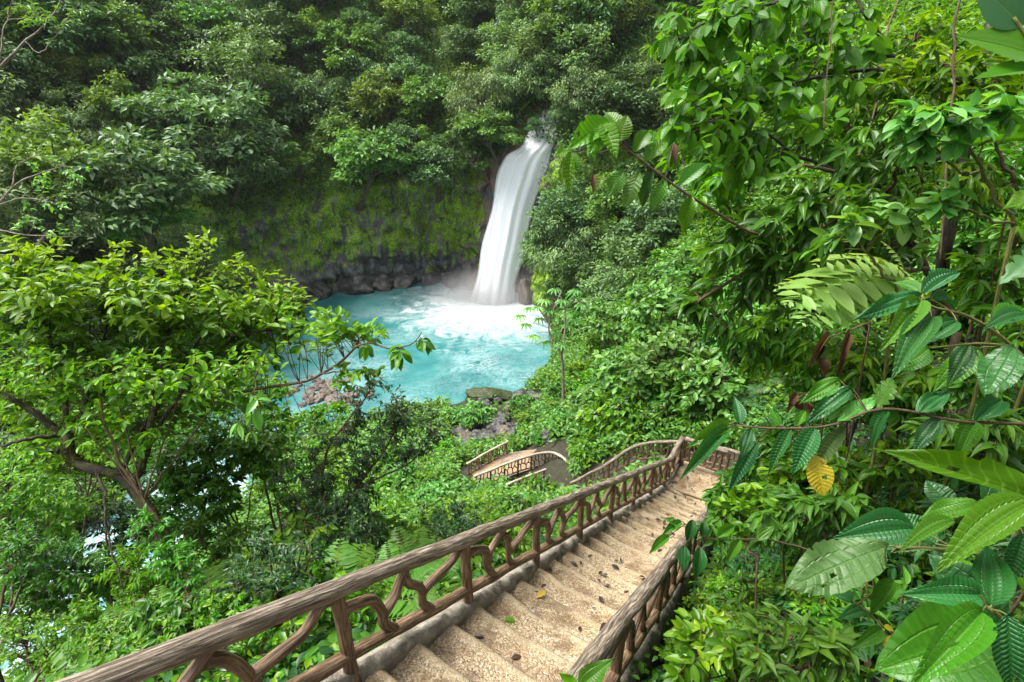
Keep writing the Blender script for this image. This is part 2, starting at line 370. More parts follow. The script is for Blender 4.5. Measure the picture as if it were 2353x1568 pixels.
def water():
    N = NT('turquoise_water'); g = N('NewGeometry'); pos = g.outputs['Position']
    sp = N('SeparateXYZ'); N.lk(pos, sp.inputs[0])
    fx, fy = -2.6, 57.8
    dx = N.math('SUBTRACT', sp.outputs[0], fx); dy = N.math('SUBTRACT', sp.outputs[1], fy)
    ang = N.math('ARCTAN2', dx, dy)
    # the churned zone is longer to the left and towards the viewer
    r = N.math('SQRT', N.math('ADD', N.math('MULTIPLY', dx, dx), N.math('MULTIPLY', dy, dy)))
    cb = N('CombineXYZ'); N.lk(N.math('MULTIPLY', ang, 3.2), cb.inputs[0]); N.lk(N.math('MULTIPLY', r, .30), cb.inputs[1])
    streak = N.noise(cb.outputs[0], 1.5, 6, .6, 1.6)
    sw = N.noise(N.mapping(pos, (.55, 1.0, 1), rot=(0, 0, .5)), .42, 9, .66, 2.2)
    base = N.math('SUBTRACT', 1.0, N.math('DIVIDE', r, 16.5))
    f1 = N.math('ADD', N.math('MULTIPLY', base, 1.15), N.math('MULTIPLY', N.math('SUBTRACT', streak, .5), 1.3))
    f1 = N.math('ADD', f1, N.math('MULTIPLY', N.math('SUBTRACT', sw, .5), .75))
    foam1 = N.ramp(f1, [(.27, (0, 0, 0)), (.53, (.28,) * 3), (.76, (.78,) * 3), (1.0, (1, 1, 1))])
    fil = N.noise(N.mapping(pos, (.8, 1.2, 1)), .75, 9, .72, 2.6)
    rid = N.math('SUBTRACT', 1.0, N.math('MULTIPLY', N.math('ABSOLUTE', N.math('SUBTRACT', fil, .5)), 13.0), True)
    big = N.ramp(N.noise(pos, .16, 3, .5), [(.42, (0, 0, 0)), (.66, (1, 1, 1))])
    foam2 = N.math('MULTIPLY', N.math('MULTIPLY', rid, big), .30)
    # river below the pool runs white
    riv = N.math('MULTIPLY', N.math('DIVIDE', N.math('SUBTRACT', 36.0, sp.outputs[1]), 8.0, True), N.ramp(N.noise(N.mapping(pos, (1.2, .5, 1)), .8, 8, .65, 1.5), [(.40, (0, 0, 0)), (.66, (.6,) * 3)]))
    foam = N.math('MAXIMUM', foam1, N.math('MAXIMUM', foam2, riv))
    n2 = N.noise(N.mapping(pos, (.6, 1, 1), rot=(0, 0, .4)), .28, 6, .6, 1.4)
    teal = N.ramp(n2, [(.3, (.016, .105, .108)), (.5, (.030, .148, .150)), (.7, (.055, .195, .195))])
    # shallow stony edge near the gravel bar
    col = N.mix(foam, teal, (.70, .76, .78))
    N.lk(col, N.bs.inputs['Base Color']); N.lk(N.math('ADD', N.math('MULTIPLY', foam, .5), .28), N.bs.inputs['Roughness'])
    N.bs.inputs['IOR'].default_value = 1.33
    N.bump(N.math('ADD', N.noise(N.mapping(pos, (.7, 1.1, 1)), 1.1, 4, .5, .8), N.math('MULTIPLY', foam, .4)), .16, .12)
    return N.m
M['water'] = water()

def fallwater(name, dens):
    N = NT(name); uv = N('UVMap'); sp = N('SeparateXYZ'); N.lk(uv.outputs[0], sp.inputs[0])
    v = N.mapping(uv.outputs[0], (9, .55, 1)); n1 = N.noise(v, 1.6, 6, .6, .3)
    v2 = N.mapping(uv.outputs[0], (34, 1.1, 1)); n2 = N.noise(v2, 1.4, 4, .6)
    edge = N.math('MULTIPLY', N.math('MULTIPLY', sp.outputs[0], N.math('SUBTRACT', 1.0, sp.outputs[0])), 4.0)
    e2 = N.math('POWER', edge, .45)
    s_ = N.math('ADD', N.math('MULTIPLY', n1, .9), N.math('MULTIPLY', n2, .35))
    a = N.math('MULTIPLY', N.ramp(N.math('ADD', s_, N.math('MULTIPLY', N.math('SUBTRACT', e2, .62), 1.15)), [(.10, (0, 0, 0)), (.48, (1, 1, 1))]), dens)
    col = N.ramp(n1, [(.3, (.82, .87, .92)), (.6, (.95, .96, .97))])
    N.lk(col, N.bs.inputs['Base Color']); N.bs.inputs['Roughness'].default_value = .7; N.bs.inputs['Specular IOR Level'].default_value = .2
    tr = N('BsdfTranslucent'); N.lk(col, tr.inputs['Color'])
    m1 = N('MixShader'); m1.inputs[0].default_value = .12; N.lk(N.bs.outputs[0], m1.inputs[1]); N.lk(tr.outputs[0], m1.inputs[2])
    tp = N('BsdfTransparent'); m2 = N('MixShader'); N.lk(a, m2.inputs[0]); N.lk(tp.outputs[0], m2.inputs[1]); N.lk(m1.outputs[0], m2.inputs[2])
    N.lk(m2.outputs[0], N.out.inputs[0])
    return N.m

def stepmat():
    N = NT('golden_aggregate_steps'); g = N('NewGeometry'); pos = g.outputs['Position']
    vo = N('TexVoronoi'); vo.inputs['Scale'].default_value = 75; N.lk(pos, vo.inputs['Vector'])
    sr = N('SeparateColor'); N.lk(vo.outputs['Color'], sr.inputs[0])
    peb = N.ramp(sr.outputs[0], [(0, (.12, .075, .034)), (.4, (.27, .195, .105)), (.75, (.37, .29, .18)), (1, (.52, .44, .33))])
    n1 = N.noise(pos, 2.3, 6, .65); n2 = N.noise(pos, 9, 5, .65)
    col = N.mix(N.math('MULTIPLY', N.ramp(n1, [(.45, (0, 0, 0)), (.68, (1, 1, 1))]), .65), peb, (.17, .085, .026))
    dk = N.ramp(N.noise(pos, 4.1, 8, .8, .6), [(.585, (0, 0, 0)), (.64, (1, 1, 1))])
    col = N.mix(N.math('MULTIPLY', dk, .75), col, (.045, .030, .022))
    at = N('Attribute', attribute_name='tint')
    tread_wt = N.math('ADD', at.outputs['Fac'], N.math('MULTIPLY', N.math('SUBTRACT', n2, .5), .55))  # colour turns paler towards the nosing, broken up by noise
    col = N.mix(N.ramp(tread_wt, [(.62, (0, 0, 0)), (.92, (.75,) * 3)]), col, N.mix(.6, peb, (.48, .39, .255)))
    brown_mask = N.ramp(N.math('SUBTRACT', N.noise(pos, 2.6, 7, .7), N.math('MULTIPLY', at.outputs['Fac'], .16)), [(.41, (0, 0, 0)), (.52, (1, 1, 1))])  # brown noise patches, heavier towards the back of each tread
    col = N.mix(N.math('MULTIPLY', brown_mask, .62), col, (.085, .046, .020))
    wet = N.ramp(N.noise(pos, 1.9, 5, .6), [(.53, (0, 0, 0)), (.58, (1, 1, 1))])
    N.lk(col, N.bs.inputs['Base Color'])
    N.lk(N.ramp(wet, [(0, (.62,) * 3), (1, (.10,) * 3)]), N.bs.inputs['Roughness'])
    h = N.math('MULTIPLY', N.math('SUBTRACT', 1.0, vo.outputs['Distance']), N.math('SUBTRACT', 1.0, N.math('MULTIPLY', wet, .8)))
    N.bump(N.math('ADD', h, n2), .75, .008)
    return N.m
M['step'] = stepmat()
def kerbmat():
    N = NT('grey_rough_mortar'); g = N('NewGeometry'); pos = g.outputs['Position']
    n1 = N.noise(pos, 6, 7, .68); n2 = N.noise(pos, 45, 4, .65)
    col = N.ramp(n1, [(.3, (.085, .073, .055)), (.52, (.23, .20, .16)), (.7, (.42, .38, .31))])
    col = N.mix(N.math('MULTIPLY', N.ramp(N.noise(pos, 3.3, 5, .6), [(.56, (0, 0, 0)), (.66, (1, 1, 1))]), .6), col, (.035, .045, .018))
    N.lk(col, N.bs.inputs['Base Color']); N.bs.inputs['Roughness'].default_value = .85
    N.bump(N.math('ADD', n2, n1), .9, .02)
    return N.m
M['kerb'] = kerbmat()

# ------------------------------------------------------------------ the stair frame (along s, across w, up z)
A0 = P(809, 1547, 3.8)
_sd = nrm(ray(1802, 954)); _h = math.hypot(_sd[0], _sd[1])
DH = np.array([_sd[0] / _h, _sd[1] / _h, 0]); TAN = -_sd[2] / _h; LAT = np.array([DH[1], -DH[0], 0])
S_LAND = 10.1
def stair_z(s): return A0[2] - TAN * np.minimum(s, S_LAND)
def S(s, w, z): return A0 * [1, 1, 0] + DH * s + LAT * w + np.array([0, 0, stair_z(s) + z])
WST = 1.5

# ------------------------------------------------------------------ terrain
c5 = lambda x, y: ((1080 + .34 * x) / 1.088, (1060 + .34 * y) / 1.088)
R2PX = [(2290, 225, 15.2), (2120, 178, 16.2), (1950, 148, 17.0), (1830, 133, 17.6), (1700, 132, 18.0), (1600, 140, 18.2), (1500, 165, 18.4), (1430, 200, 18.6), (1340, 260, 18.8), (1250, 320, 19.1), (1150, 370, 19.5), (1020, 440, 20)]
ctrl = []
def ct(x, y, z): ctrl.append((x, y, z))
for s in (-3, 0, 3, 6, 9, 11, 12.6):
    for ww in (-.1, WST + .2): p = S(s, ww, -.45); ct(*p)
    p = S(s, 4.0, 2.4); ct(*p)
    p = S(s, 7.5, 7.0); ct(*p)
    p = S(s, 12, 13.0); ct(*p)
    if s < 10: p = S(s, -1.2, -1.0 - .05 * s); ct(*p)
for x_, y_, d_ in R2PX[::2]:
    q = P(*c5(x_, y_), d_); ct(q[0], q[1], q[2] - 1.25); ct(q[0] - .9, q[1] - 1.0, q[2] - 1.6)
for q in [(-6, 4, 14.6), (-3.4, 5.6, 15.0), (-10, 8, 9), (-14, 12, 4.2), (-17, 16, 1.0), (-9, 1, 14), (-14, 3, 9), (-22, 2, 3),
          (-3, 9, 11.8), (0, 12, 10.5), (-4.5, 14, 7.2), (-8, 20, 3.2), (-10, 26, 1.2), (-7.5, 32, .6), (-12, 31, .3),
          (0, 18.7, 6.0), (-2.5, 19.5, 5.4), (-4, 22, 3.8), (0, 25, 3.0), (-2, 30, 1.4), (.5, 33, 1.1), (-2.5, 34.5, .5), (2.5, 22, 6.2),
          (5, 21, 8.2), (8, 22, 10.5), (12, 18, 14), (14, 23, 17.5), (19, 19, 24), (6, 26, 7.4), (10, 28, 10.5), (16, 30, 17), (24, 30, 26),
          (5, 32, 4.6), (8, 35, 6.5), (13, 38, 11), (4.6, 38, 2.2), (6, 42, 3), (5.2, 47, 3), (4.5, 52, 2.5), (10, 46, 8), (20, 40, 18), (30, 20, 36), (30, 5, 38), (34, 34, 36),
          (-28, 20, 1.5), (-30, 30, 2), (-31, 42, 2.5), (-28, 52, 1.5), (-40, 15, 5), (-40, 40, 8), (-20, -8, 8), (5, -8, 22), (-5, -8, 18), (15, -8, 32),
          (-10, 50, -2.5), (-15, 44, -2), (-5, 44, -2), (0, 40, -1.2), (-10, 60, -2), (0, 58, -2), (-20, 55, -2), (-6, 38, -1), (3, 44, -1.0), (3, 50, -1.2)]:
    ct(*q)
ctrl = np.array(ctrl)
def _U(r2): return r2 * np.log(np.maximum(r2, 1e-9)) * .5
def _tps_fit(c, lam=.25):
    n = len(c); d2 = ((c[:, None, :2] - c[None, :, :2]) ** 2).sum(-1); K = _U(d2) + lam * np.eye(n)
    Pm = np.hstack([np.ones((n, 1)), c[:, :2]]); Am = np.zeros((n + 3, n + 3)); Am[:n, :n] = K; Am[:n, n:] = Pm; Am[n:, :n] = Pm.T
    return np.linalg.solve(Am, np.concatenate([c[:, 2], np.zeros(3)]))
_wt = _tps_fit(ctrl)
RIV = catmull([(-14, 44), (-18.5, 36), (-20, 27), (-21, 19), (-24.5, 10), (-30, 0), (-34, -10)], 60)
def ground(x, y):
    x = np.atleast_1d(np.asarray(x, float)); y = np.atleast_1d(np.asarray(y, float)); sh = x.shape
    q = np.stack([x.ravel(), y.ravel()], 1); z = np.empty(len(q))
    for i in range(0, len(q), 8000):
        qq = q[i:i + 8000]; d2 = ((qq[:, None] - ctrl[None, :, :2]) ** 2).sum(-1)
        z[i:i + 8000] = _U(d2) @ _wt[:-3] + _wt[-3] + qq @ _wt[-2:]
    # river bed
    dr = np.sqrt(((q[:, None] - RIV[None, ::3]) ** 2).sum(-1)).min(1)
    k = np.clip((dr - 2.6) / 2.2, 0, 1); k = k * k * (3 - 2 * k)
    z = np.where(k < 1, np.minimum(z, -.7 + (z + .7) * k), z)
    # pool bed
    e = np.sqrt(((q[:, 0] + 9.5) / 13.6) ** 2 + ((q[:, 1] - 50.0) / 14.0) ** 2)
    k = np.clip((e - .93) / .16, 0, 1)
    z = np.where(e < 1.09, np.minimum(z, -1.0 + (np.maximum(z, .3) + 1.0) * k), z)
    # stairs are cut into the slope
    rel = q - A0[:2]; s = rel @ DH[:2]; ww = rel @ LAT[:2]
    m = (s > -3.6) & (s < 11.8) & (ww > -.35) & (ww < WST + .35)
    z = np.where(m, np.minimum(z, stair_z(s) - .42), z)
    return z.reshape(sh)
def gz(x, y): return float(ground([x], [y])[0])
def T(px, py, dmin=1.2, dmax=70.0):
    d = np.linspace(dmin, dmax, 1400); p = CAM + d[:, None] * ray(px, py)
    g = ground(p[:, 0], p[:, 1]); hit = np.where(p[:, 2] < g)[0]
    if not len(hit): return None
    return p[hit[0]]

gx = np.arange(-48, 44.01, .42); gy = np.arange(-10, 62.01, .42)
GX, GY = np.meshgrid(gx, gy); GZ = ground(GX, GY)
for i in range(GZ.shape[0]):
    for j in range(GZ.shape[1]):
        GZ[i, j] += .16 * noise.noise(Vector((GX[i, j] * .7, GY[i, j] * .7, 0))) + .05 * noise.noise(Vector((GX[i, j] * 2.6, GY[i, j] * 2.6, 3)))
rel = np.stack([GX - A0[0], GY - A0[1]], -1); _s_ = rel @ DH[:2]; _w_ = rel @ LAT[:2]
mm = (_s_ > -3.6) & (_s_ < 11.8) & (_w_ > -.4) & (_w_ < WST + .4); GZ = np.where(mm, np.minimum(GZ, stair_z(_s_) - .45), GZ)
b = MB(); b.grid(np.stack([GX, GY, GZ], -1).reshape(-1, 3), len(gx), len(gy))
tag(b.build('ground', M['soil']), kind='structure')

# ------------------------------------------------------------------ gorge wall: cliff at the foot, steep wooded slope above
BASE = catmull([(-62, -8), (-53, 6), (-46, 18), (-41, 32), (-36, 45), (-30, 55.5), (-25, 61), (-18, 64.6), (-11, 66), (-6.5, 65), (-4.8, 62.3), (-2, 61.2), (1, 61), (2.6, 59), (5, 55.5), (9.5, 51.5), (16, 46.5), (24, 40), (34, 33), (48, 26)], 420)
_t = nrm(np.gradient(BASE, axis=0)); NOUT = np.stack([-_t[:, 1], _t[:, 0]], 1)     # away from the pool
USEG = np.concatenate([[0], np.cumsum(np.linalg.norm(np.diff(BASE, axis=0), axis=1))])
def hcliff(x, y):                                                                  # height of the bare rock face
    if y < 50 and x < 0: return 3.0 + 5 * max(0, (y - 35) / 15)
    if x < -18: return 8.5 + 3.5 * min(1, (x + 33) / 15)
    if x < -4: return 12.5 + 4.5 * max(0, (x + 9) / 5)
    if x < 3: return 17.2
    return max(2.5, 17.2 - (x - 3) * 3.2)
HC = np.array([hcliff(*p) for p in BASE]); HC = np.convolve(np.pad(HC, 6, 'edge'), np.ones(13) / 13, 'valid')
zs = np.concatenate([np.linspace(-2.5, 18, 96), np.linspace(18.6, 58, 44)])
def wall_off(z, hc):
    lo = .16 * np.maximum(z, 0); k = np.maximum(z - hc, 0)
    return lo + .78 * k
def fn(x, y, z, o=5): return noise.fractal(Vector((x, y, z)), 1.0, 2.0, o)
WV = np.zeros((len(zs), len(BASE), 3)); WTI = np.zeros((len(zs), len(BASE)))
for j, z in enumerate(zs):
    off = wall_off(z, HC); p = BASE + NOUT * off[:, None]
    for i in range(len(BASE)):
        x, y = p[i]
        u = USEG[i]
        big = fn(u * .10, z * .12, 1.3, 3) * 1.7
        if z < 20:
            dd, pp = noise.voronoi(Vector((u * .30, z * .34, 5.0)))
            blk = (pp[0].x * .37 + pp[0].y * .61) % 1.0
            big += (dd[1] - dd[0]) * 1.5 + blk * 1.2 - .8 + fn(u * .55, z * .16, 11, 4) * 1.1 + fn(u * .8, z * .7, 7, 5) * .75
        if -5.0 < BASE[i, 0] < 2.2 and BASE[i, 1] > 59: big = big * .35 - .3
        WV[j, i] = (x - NOUT[i, 0] * big, y - NOUT[i, 1] * big, z)
        bx = BASE[i, 0]
        mo = .45
        if -34 < bx < -21: mo = .60 if 3.0 < z else .24
        elif -21 <= bx < -13: mo = .60 if z > 4.0 else .2
        elif -13 <= bx < -5.2: mo = .62 if z > 3.2 else .24
        elif -5.2 <= bx < 2.4: mo = .08
        elif 2.4 <= bx < 8: mo = .8
        WTI[j, i] = mo if z < HC[i] + 1.5 else .75
_k = np.exp(-np.linspace(-2, 2, 31) ** 2); _k /= _k.sum()
WTI = np.apply_along_axis(lambda r_: np.convolve(np.pad(r_, 15, 'edge'), _k, 'valid'), 1, WTI); WTI = np.apply_along_axis(lambda r_: np.convolve(np.pad(r_, 4, 'edge'), np.ones(9) / 9, 'valid'), 0, WTI)
b = MB(); b.grid(WV.reshape(-1, 3), len(BASE), len(zs), tint=WTI.ravel())
tag(b.build('cliff', M['rock']), kind='structure')
def wall_point(i, z):
    j = int(np.argmin(abs(zs - z))); return WV[j, i]

# ------------------------------------------------------------------ water
wx = np.linspace(-60, 12, 60); wy = np.linspace(-14, 68, 70); X_, Y_ = np.meshgrid(wx, wy)
b = MB(); b.grid(np.stack([X_, Y_, np.zeros_like(X_)], -1).reshape(-1, 3), 60, 70)
tag(b.build('water', M['water']), kind='structure')
def on_fall(px, py, push=0.0):
    r = ray(px, py)
    # fall face leans back with height; above the lip the stream runs back
    t = (58.4 - push + .235 * CAMZ) / (r[1] - .235 * r[2]); p = CAM + r * t
    if p[2] > 17.4:
        k = 1.3; t = (58.4 + .235 * 17.4 - push + k * (CAMZ - 17.4)) / (r[1] - k * r[2]); p = CAM + r * t
    return p
LE = [(1262, 225), (1238, 268), (1214, 300), (1196, 335), (1162, 358), (1142, 397), (1124, 491), (1107, 572), (1093, 640), (1078, 690), (1070, 712)]
RE = [(1312, 225), (1306, 268), (1296, 300), (1280, 335), (1268, 362), (1256, 397), (1226, 491), (1200, 599), (1188, 660), (1186, 715), (1188, 740)]
for k, (push, dens, name, lab) in enumerate([(0, .97, 'waterfall', 'tall white waterfall pouring from the wooded lip into the turquoise pool'), (.45, .62, 'waterfall', 'thin outer veil of white water over the front of the tall fall')]):
    n = 60; L = catmull(np.array([on_fall(*q, push) for q in LE]), n); Rr = catmull(np.array([on_fall(*q, push) for q in RE]), n)
    L = L + np.array([[.28 * noise.noise(Vector((i * .16, k, 1))), 0, 0] for i in range(n)]); Rr = Rr + np.array([[.30 * noise.noise(Vector((i * .16, k, 6))), 0, 0] for i in range(n)])
    nu = 26; V = np.zeros((n, nu, 3)); UVs = np.zeros((n, nu, 2))
    for i in range(n):
        for j in range(nu):
            u = j / (nu - 1); uu = u if k == 0 else .10 + .82 * u
            V[i, j] = L[i] * (1 - uu) + Rr[i] * uu
            V[i, j, 1] -= .8 * math.sin(math.pi * u) + .3 * noise.noise(Vector((u * 7, i * .03, k * 9)))
            UVs[i, j] = (u, i / (n - 1) + k * 3.7)
    b = MB(); b.grid(V.reshape(-1, 3), nu, n, UVs.reshape(-1, 2))
    tag(b.build(name, fallwater('fall_water' if k == 0 else 'fall_veil', dens)), lab, None, None, 'structure')

def mist_mat():
    N = NT('spray_mist'); N.n.remove(N.bs)
    tc = N('TexCoord'); ln = N('VectorMath', operation='LENGTH'); N.lk(tc.outputs['Object'], ln.inputs[0])
    k = N.math('SUBTRACT', 1.0, ln.outputs['Value'], True); k = N.math('MULTIPLY', N.math('MULTIPLY', k, k), .6)
    v = N('VolumePrincipled'); v.inputs['Color'].default_value = (.99, .99, 1.0, 1); N.lk(k, v.inputs['Density'])
    v.inputs['Anisotropy'].default_value = 0.0
    N.lk(v.outputs[0], N.out.inputs['Volume']); return N.m
def uvsphere(nu=28, nv=16):
    a = np.linspace(0, 2 * math.pi, nu, endpoint=False); e = np.linspace(-math.pi / 2 + .01, math.pi / 2 - .01, nv)
    E_, A_ = np.meshgrid(e, a, indexing='ij'); return np.stack([np.cos(E_) * np.cos(A_), np.cos(E_) * np.sin(A_), np.sin(E_)], -1).reshape(-1, 3), nu, nv
sv, snu, snv = uvsphere()
b = MB(); b.grid(sv, snu, snv, close_u=True)
idx0 = list(range(snu))[::-1]; idx1 = list(range(snu * (snv - 1), snu * snv)); b.add(sv[:0], [], []); b.Lp.append(np.array(idx0 + idx1)); b.T.append(np.array([snu, snu])); b.UV.append(np.zeros((2 * snu, 2))); b.M.append(np.zeros(2, int))
ms = b.build('mist', mist_mat()); ms.location = (-3.2, 58.2, .5); ms.scale = (9.5, 5.2, 4.6)
tag(ms, 'soft white spray drifting at the foot of the waterfall', None, None, 'stuff')

# ------------------------------------------------------------------ staircases
TREAD = .43; RISE = TREAD * TAN
def make_step(rng, s0, root, width=WST, w0=.06, frame=S, tread=TREAD, rise=RISE):
    prof = [(0, -.42), (0, 0), (tread * .3, -.012), (tread * .6, -.026), (tread * .85, -.042), (tread * .95, -.058), (tread + .012, -.095), (tread + .01, -.15), (tread + .005, -rise - .05), (tread, -.42)]
    nw = 30; V = np.zeros((len(prof), nw, 3)); ph = rng.uniform(0, 50); e1, e2 = rng.uniform(.015, .04, 2)
    for k, (ps, pz) in enumerate(prof):
        for i in range(nw):
            t = i / (nw - 1); ww = w0 + t * (width - w0)
            top = 1 <= k <= 7
            tread_wt = math.sin(math.pi * t) ** 1.5  # tread is worn hollow across its middle
            dz = -.022 * tread_wt * (k / 7) if top else 0
            ds = (-.045 * tread_wt + .03 * noise.noise(Vector((ww * 3.1, ph, k * .2)))) * (1 if 4 <= k <= 7 else 0)
            nz = .012 * noise.noise(Vector((ww * 4, ps * 5 + ph, 1))) + .006 * noise.noise(Vector((ww * 13, ps * 13 + ph, 2))) if top else 0
            q = frame(s0, ww, 0); V[k, i] = frame(s0 + ps, ww, 0); V[k, i, 2] = q[2] + pz + dz + nz; V[k, i, :2] += DH[:2] * ds
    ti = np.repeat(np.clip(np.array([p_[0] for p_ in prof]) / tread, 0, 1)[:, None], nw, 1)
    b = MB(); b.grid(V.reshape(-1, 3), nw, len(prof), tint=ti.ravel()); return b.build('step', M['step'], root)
rng = np.random.default_rng(3)
st = thing('staircase', 'golden aggregate staircase with rough grey kerb descending between carved railings', 'staircase', (0, 0, 0))
ns = int(round((S_LAND + 3.0) / TREAD))
for i in range(ns):
    s0 = S_LAND - (ns - i) * TREAD
    make_step(rng, s0, st, frame=lambda s, w_, z: S(s, w_, z - RISE * .75 - .02))
# landing slab with an uneven top
nw, nl = 20, 26; V = np.zeros((nl, nw, 3))
def landing_grid(z0, bump, wmin=.0, wmax=WST + .9):
    V = np.zeros((nl, nw, 3))
    for i in range(nl):
        for j in range(nw):
            s_ = S_LAND + (i / (nl - 1)) * 1.35; w_ = wmin + (wmax - wmin) * j / (nw - 1)
            V[i, j] = S(s_, w_, z0) + [0, 0, bump * noise.noise(Vector((s_ * 3, w_ * 3, 4)))]
    return V
b = MB(); V = landing_grid(-.02, .03); Vb = landing_grid(-.5, 0)
b.grid(V.reshape(-1, 3), nw, nl)
def skirt(b, top, bot):
    for t_, u_ in ((top[0], bot[0]), (top[-1], bot[-1]), (top[:, 0], bot[:, 0]), (top[:, -1], bot[:, -1])):
        b.grid(np.stack([t_, u_]).reshape(-1, 3), len(t_), 2)
skirt(b, V, Vb); b.build('landing', M['step'], st)
def kerb(w_in, w_out, root, s0=-3.2, s1=11.35):
    n = 420; b = MB(); sec = [(w_in, -.55), (w_in, -.2), (w_in, -.09), (w_in, -.02), (w_in + .2 * (w_out - w_in), .03), (w_in + .5 * (w_out - w_in), .045), (w_in + .8 * (w_out - w_in), .03), (w_out, -.03), (w_out, -.7)]
    V = np.zeros((n, len(sec), 3))
    for i in range(n):
        s_ = s0 + (s1 - s0) * i / (n - 1)
        for k, (ww, z) in enumerate(sec):
            q = S(s_, ww, z); a = noise.noise(Vector((s_ * 3.5, ww * 9, k * .6))) * .05 + noise.noise(Vector((s_ * 13, ww * 11, k * .9 + 9))) * .028 + noise.noise(Vector((s_ * 37, ww * 21, k + 9))) * .012
            V[i, k] = q + LAT * a * .8 + np.array([0, 0, a if 1 < k < 8 else 0])
    b.grid(V.reshape(-1, 3), len(sec), n); return b.build('kerb', M['kerb'], root)
kerb(.075, -.10, st); kerb(WST - .03, WST + .14, st, s1=9.4)

def jtube(b, pts, r0, r1, seed, n=14, sides=10, rough=.12, flare=.0):
    p = catmull(pts, n); t = np.linspace(0, 1, n); r = r0 + (r1 - r0) * t
    r = r * (1 + flare * (np.exp(-t * 9) + np.exp(-(1 - t) * 9)))
    b.tube(p, r, sides, rough, seed=seed)
BAY = [([(.0, .70), (.10, .72), (.19, .63), (.235, .42), (.25, .2), (.31, .03)], .046),
       ([(.235, .33), (.33, .56), (.42, .80), (.48, 1.0)], .043),
       ([(.43, .80), (.50, .68), (.535, .45), (.55, .22), (.62, .02)], .042),
       ([(.545, .38), (.66, .50), (.80, .66), (.93, .83), (1.0, .90)], .043)]
BAYY = [([(.0, .62), (.14, .55), (.22, .38), (.25, .0)], .03), ([(.22, .42), (.30, .62), (.33, 1.0)], .03),
        ([(.31, .62), (.45, .52), (.52, .60), (.56, 1.0)], .028), ([(.50, .55), (.60, .34), (.62, .0)], .03),
        ([(.60, .36), (.76, .50), (.82, .72), (.85, 1.0)], .028), ([(.78, .52), (.9, .40), (1.0, .42)], .028)]
def railing(name, label, basefn, posts, L0, L1, zb=.20, zt=.88, bays=BAY, rt=.067, rb=.052, rp=.049, mats=('rail', 'post', 'post', 'post'), seed=0, bs=1.0, group='carved log railings along the stairs', mirror=None):
    """basefn(a) gives the foot of the railing at running length a"""
    root = thing(name, label, 'railing', tuple(basefn(posts[0])), 0, group)
    org = np.array(basefn(posts[0])); rg = random.Random(seed)
    up = lambda a, z: np.array(basefn(a)) + np.array([0, 0, z]) - org
    n = max(12, int((L1 - L0) / .06)); aa = np.linspace(L0, L1, n)
    b = MB(); pts = np.array([up(a, zt) for a in aa]); pts[:, 2] += [.014 * noise.noise(Vector((a * 1.4, seed, 0))) for a in aa]; pts[:, 0] += [.014 * noise.noise(Vector((a * 1.1, seed, 5))) for a in aa]
    b.tube(pts, [rt * (1 + .10 * noise.noise(Vector((a * 1.7, seed, 8)))) for a in aa], 18, .15, seed=seed * 3.1); b.build('top_rail', M[mats[0]], root)
    b = MB(); pts = np.array([up(a, zb) for a in aa]); pts[:, 2] += [.018 * noise.noise(Vector((a * 1.9, seed, 3))) for a in aa]
    b.tube(pts, [rb * (1 + .10 * noise.noise(Vector((a * 2, seed, 9)))) for a in aa], 14, .15, seed=seed * 5.3); b.build('bottom_rail', M[mats[1]], root)
    for k, a in enumerate(posts):
        b = MB(); lean = rg.uniform(-.02, .02)
        jtube(b, [up(a, -.10), up(a, .22), up(a + lean, .55), up(a, zt)], rp * 1.06, rp * .95, seed + k * 1.7, 16, 12, .12, .25); b.build('post', M[mats[2]], root)
    for k in range(len(posts) - 1):
        a0, a1 = posts[k], posts[k + 1]
        for c, (cp, r) in enumerate(bays):
            jit = lambda: rg.uniform(-.035, .035)
            b = MB(); pp = [up(a0 + (a1 - a0) * min(1, max(0, f + (jit() if 0 < i < len(cp) - 1 else 0))), zb + (zt - zb) * (h + (rg.uniform(-.05, .05) if 0 < i < len(cp) - 1 else 0))) for i, (f, h) in enumerate(cp)]
            jtube(b, pp, r * bs * .93, r * bs * .86, seed + k * 7.7 + c * 3.3, 16, 10, .14, .22); b.build('baluster', M[mats[3]], root)
    return root
# main railing on the left of the stairs, turning the corner at the landing
railing('railing', 'brown carved log railing on the valley side of the long upper stairs', lambda a: S(a, 0, 0), [-2.8, -1.4, 0, 1.4, 2.8, 4.2, 5.6, 7.0, 8.4, 9.8, 11.2], -3.0, 11.2, seed=1)
DENSE = [([(.14, 0), (.16, .5), (.14, 1)], .04), ([(.33, 0), (.36, .5), (.32, 1)], .042), ([(.52, 0), (.50, .5), (.54, 1)], .04), ([(.70, 0), (.73, .5), (.70, 1)], .042), ([(.87, 0), (.86, .5), (.88, 1)], .04)]
railing('railing', 'short log railing with crowded upright balusters across the end of the landing', lambda a: S(11.24, .1 + a, 0), [0.0, 1.15], .0, 1.15, bays=DENSE, seed=2, rt=.07)
railing('railing', 'brown carved log railing on the jungle side of the long upper stairs', lambda a: S(a, WST + .06, 0), [-1.4, 0, 1.4, 2.8, 4.2, 5.6, 7.0, 8.4], -1.7, 8.6, seed=3)
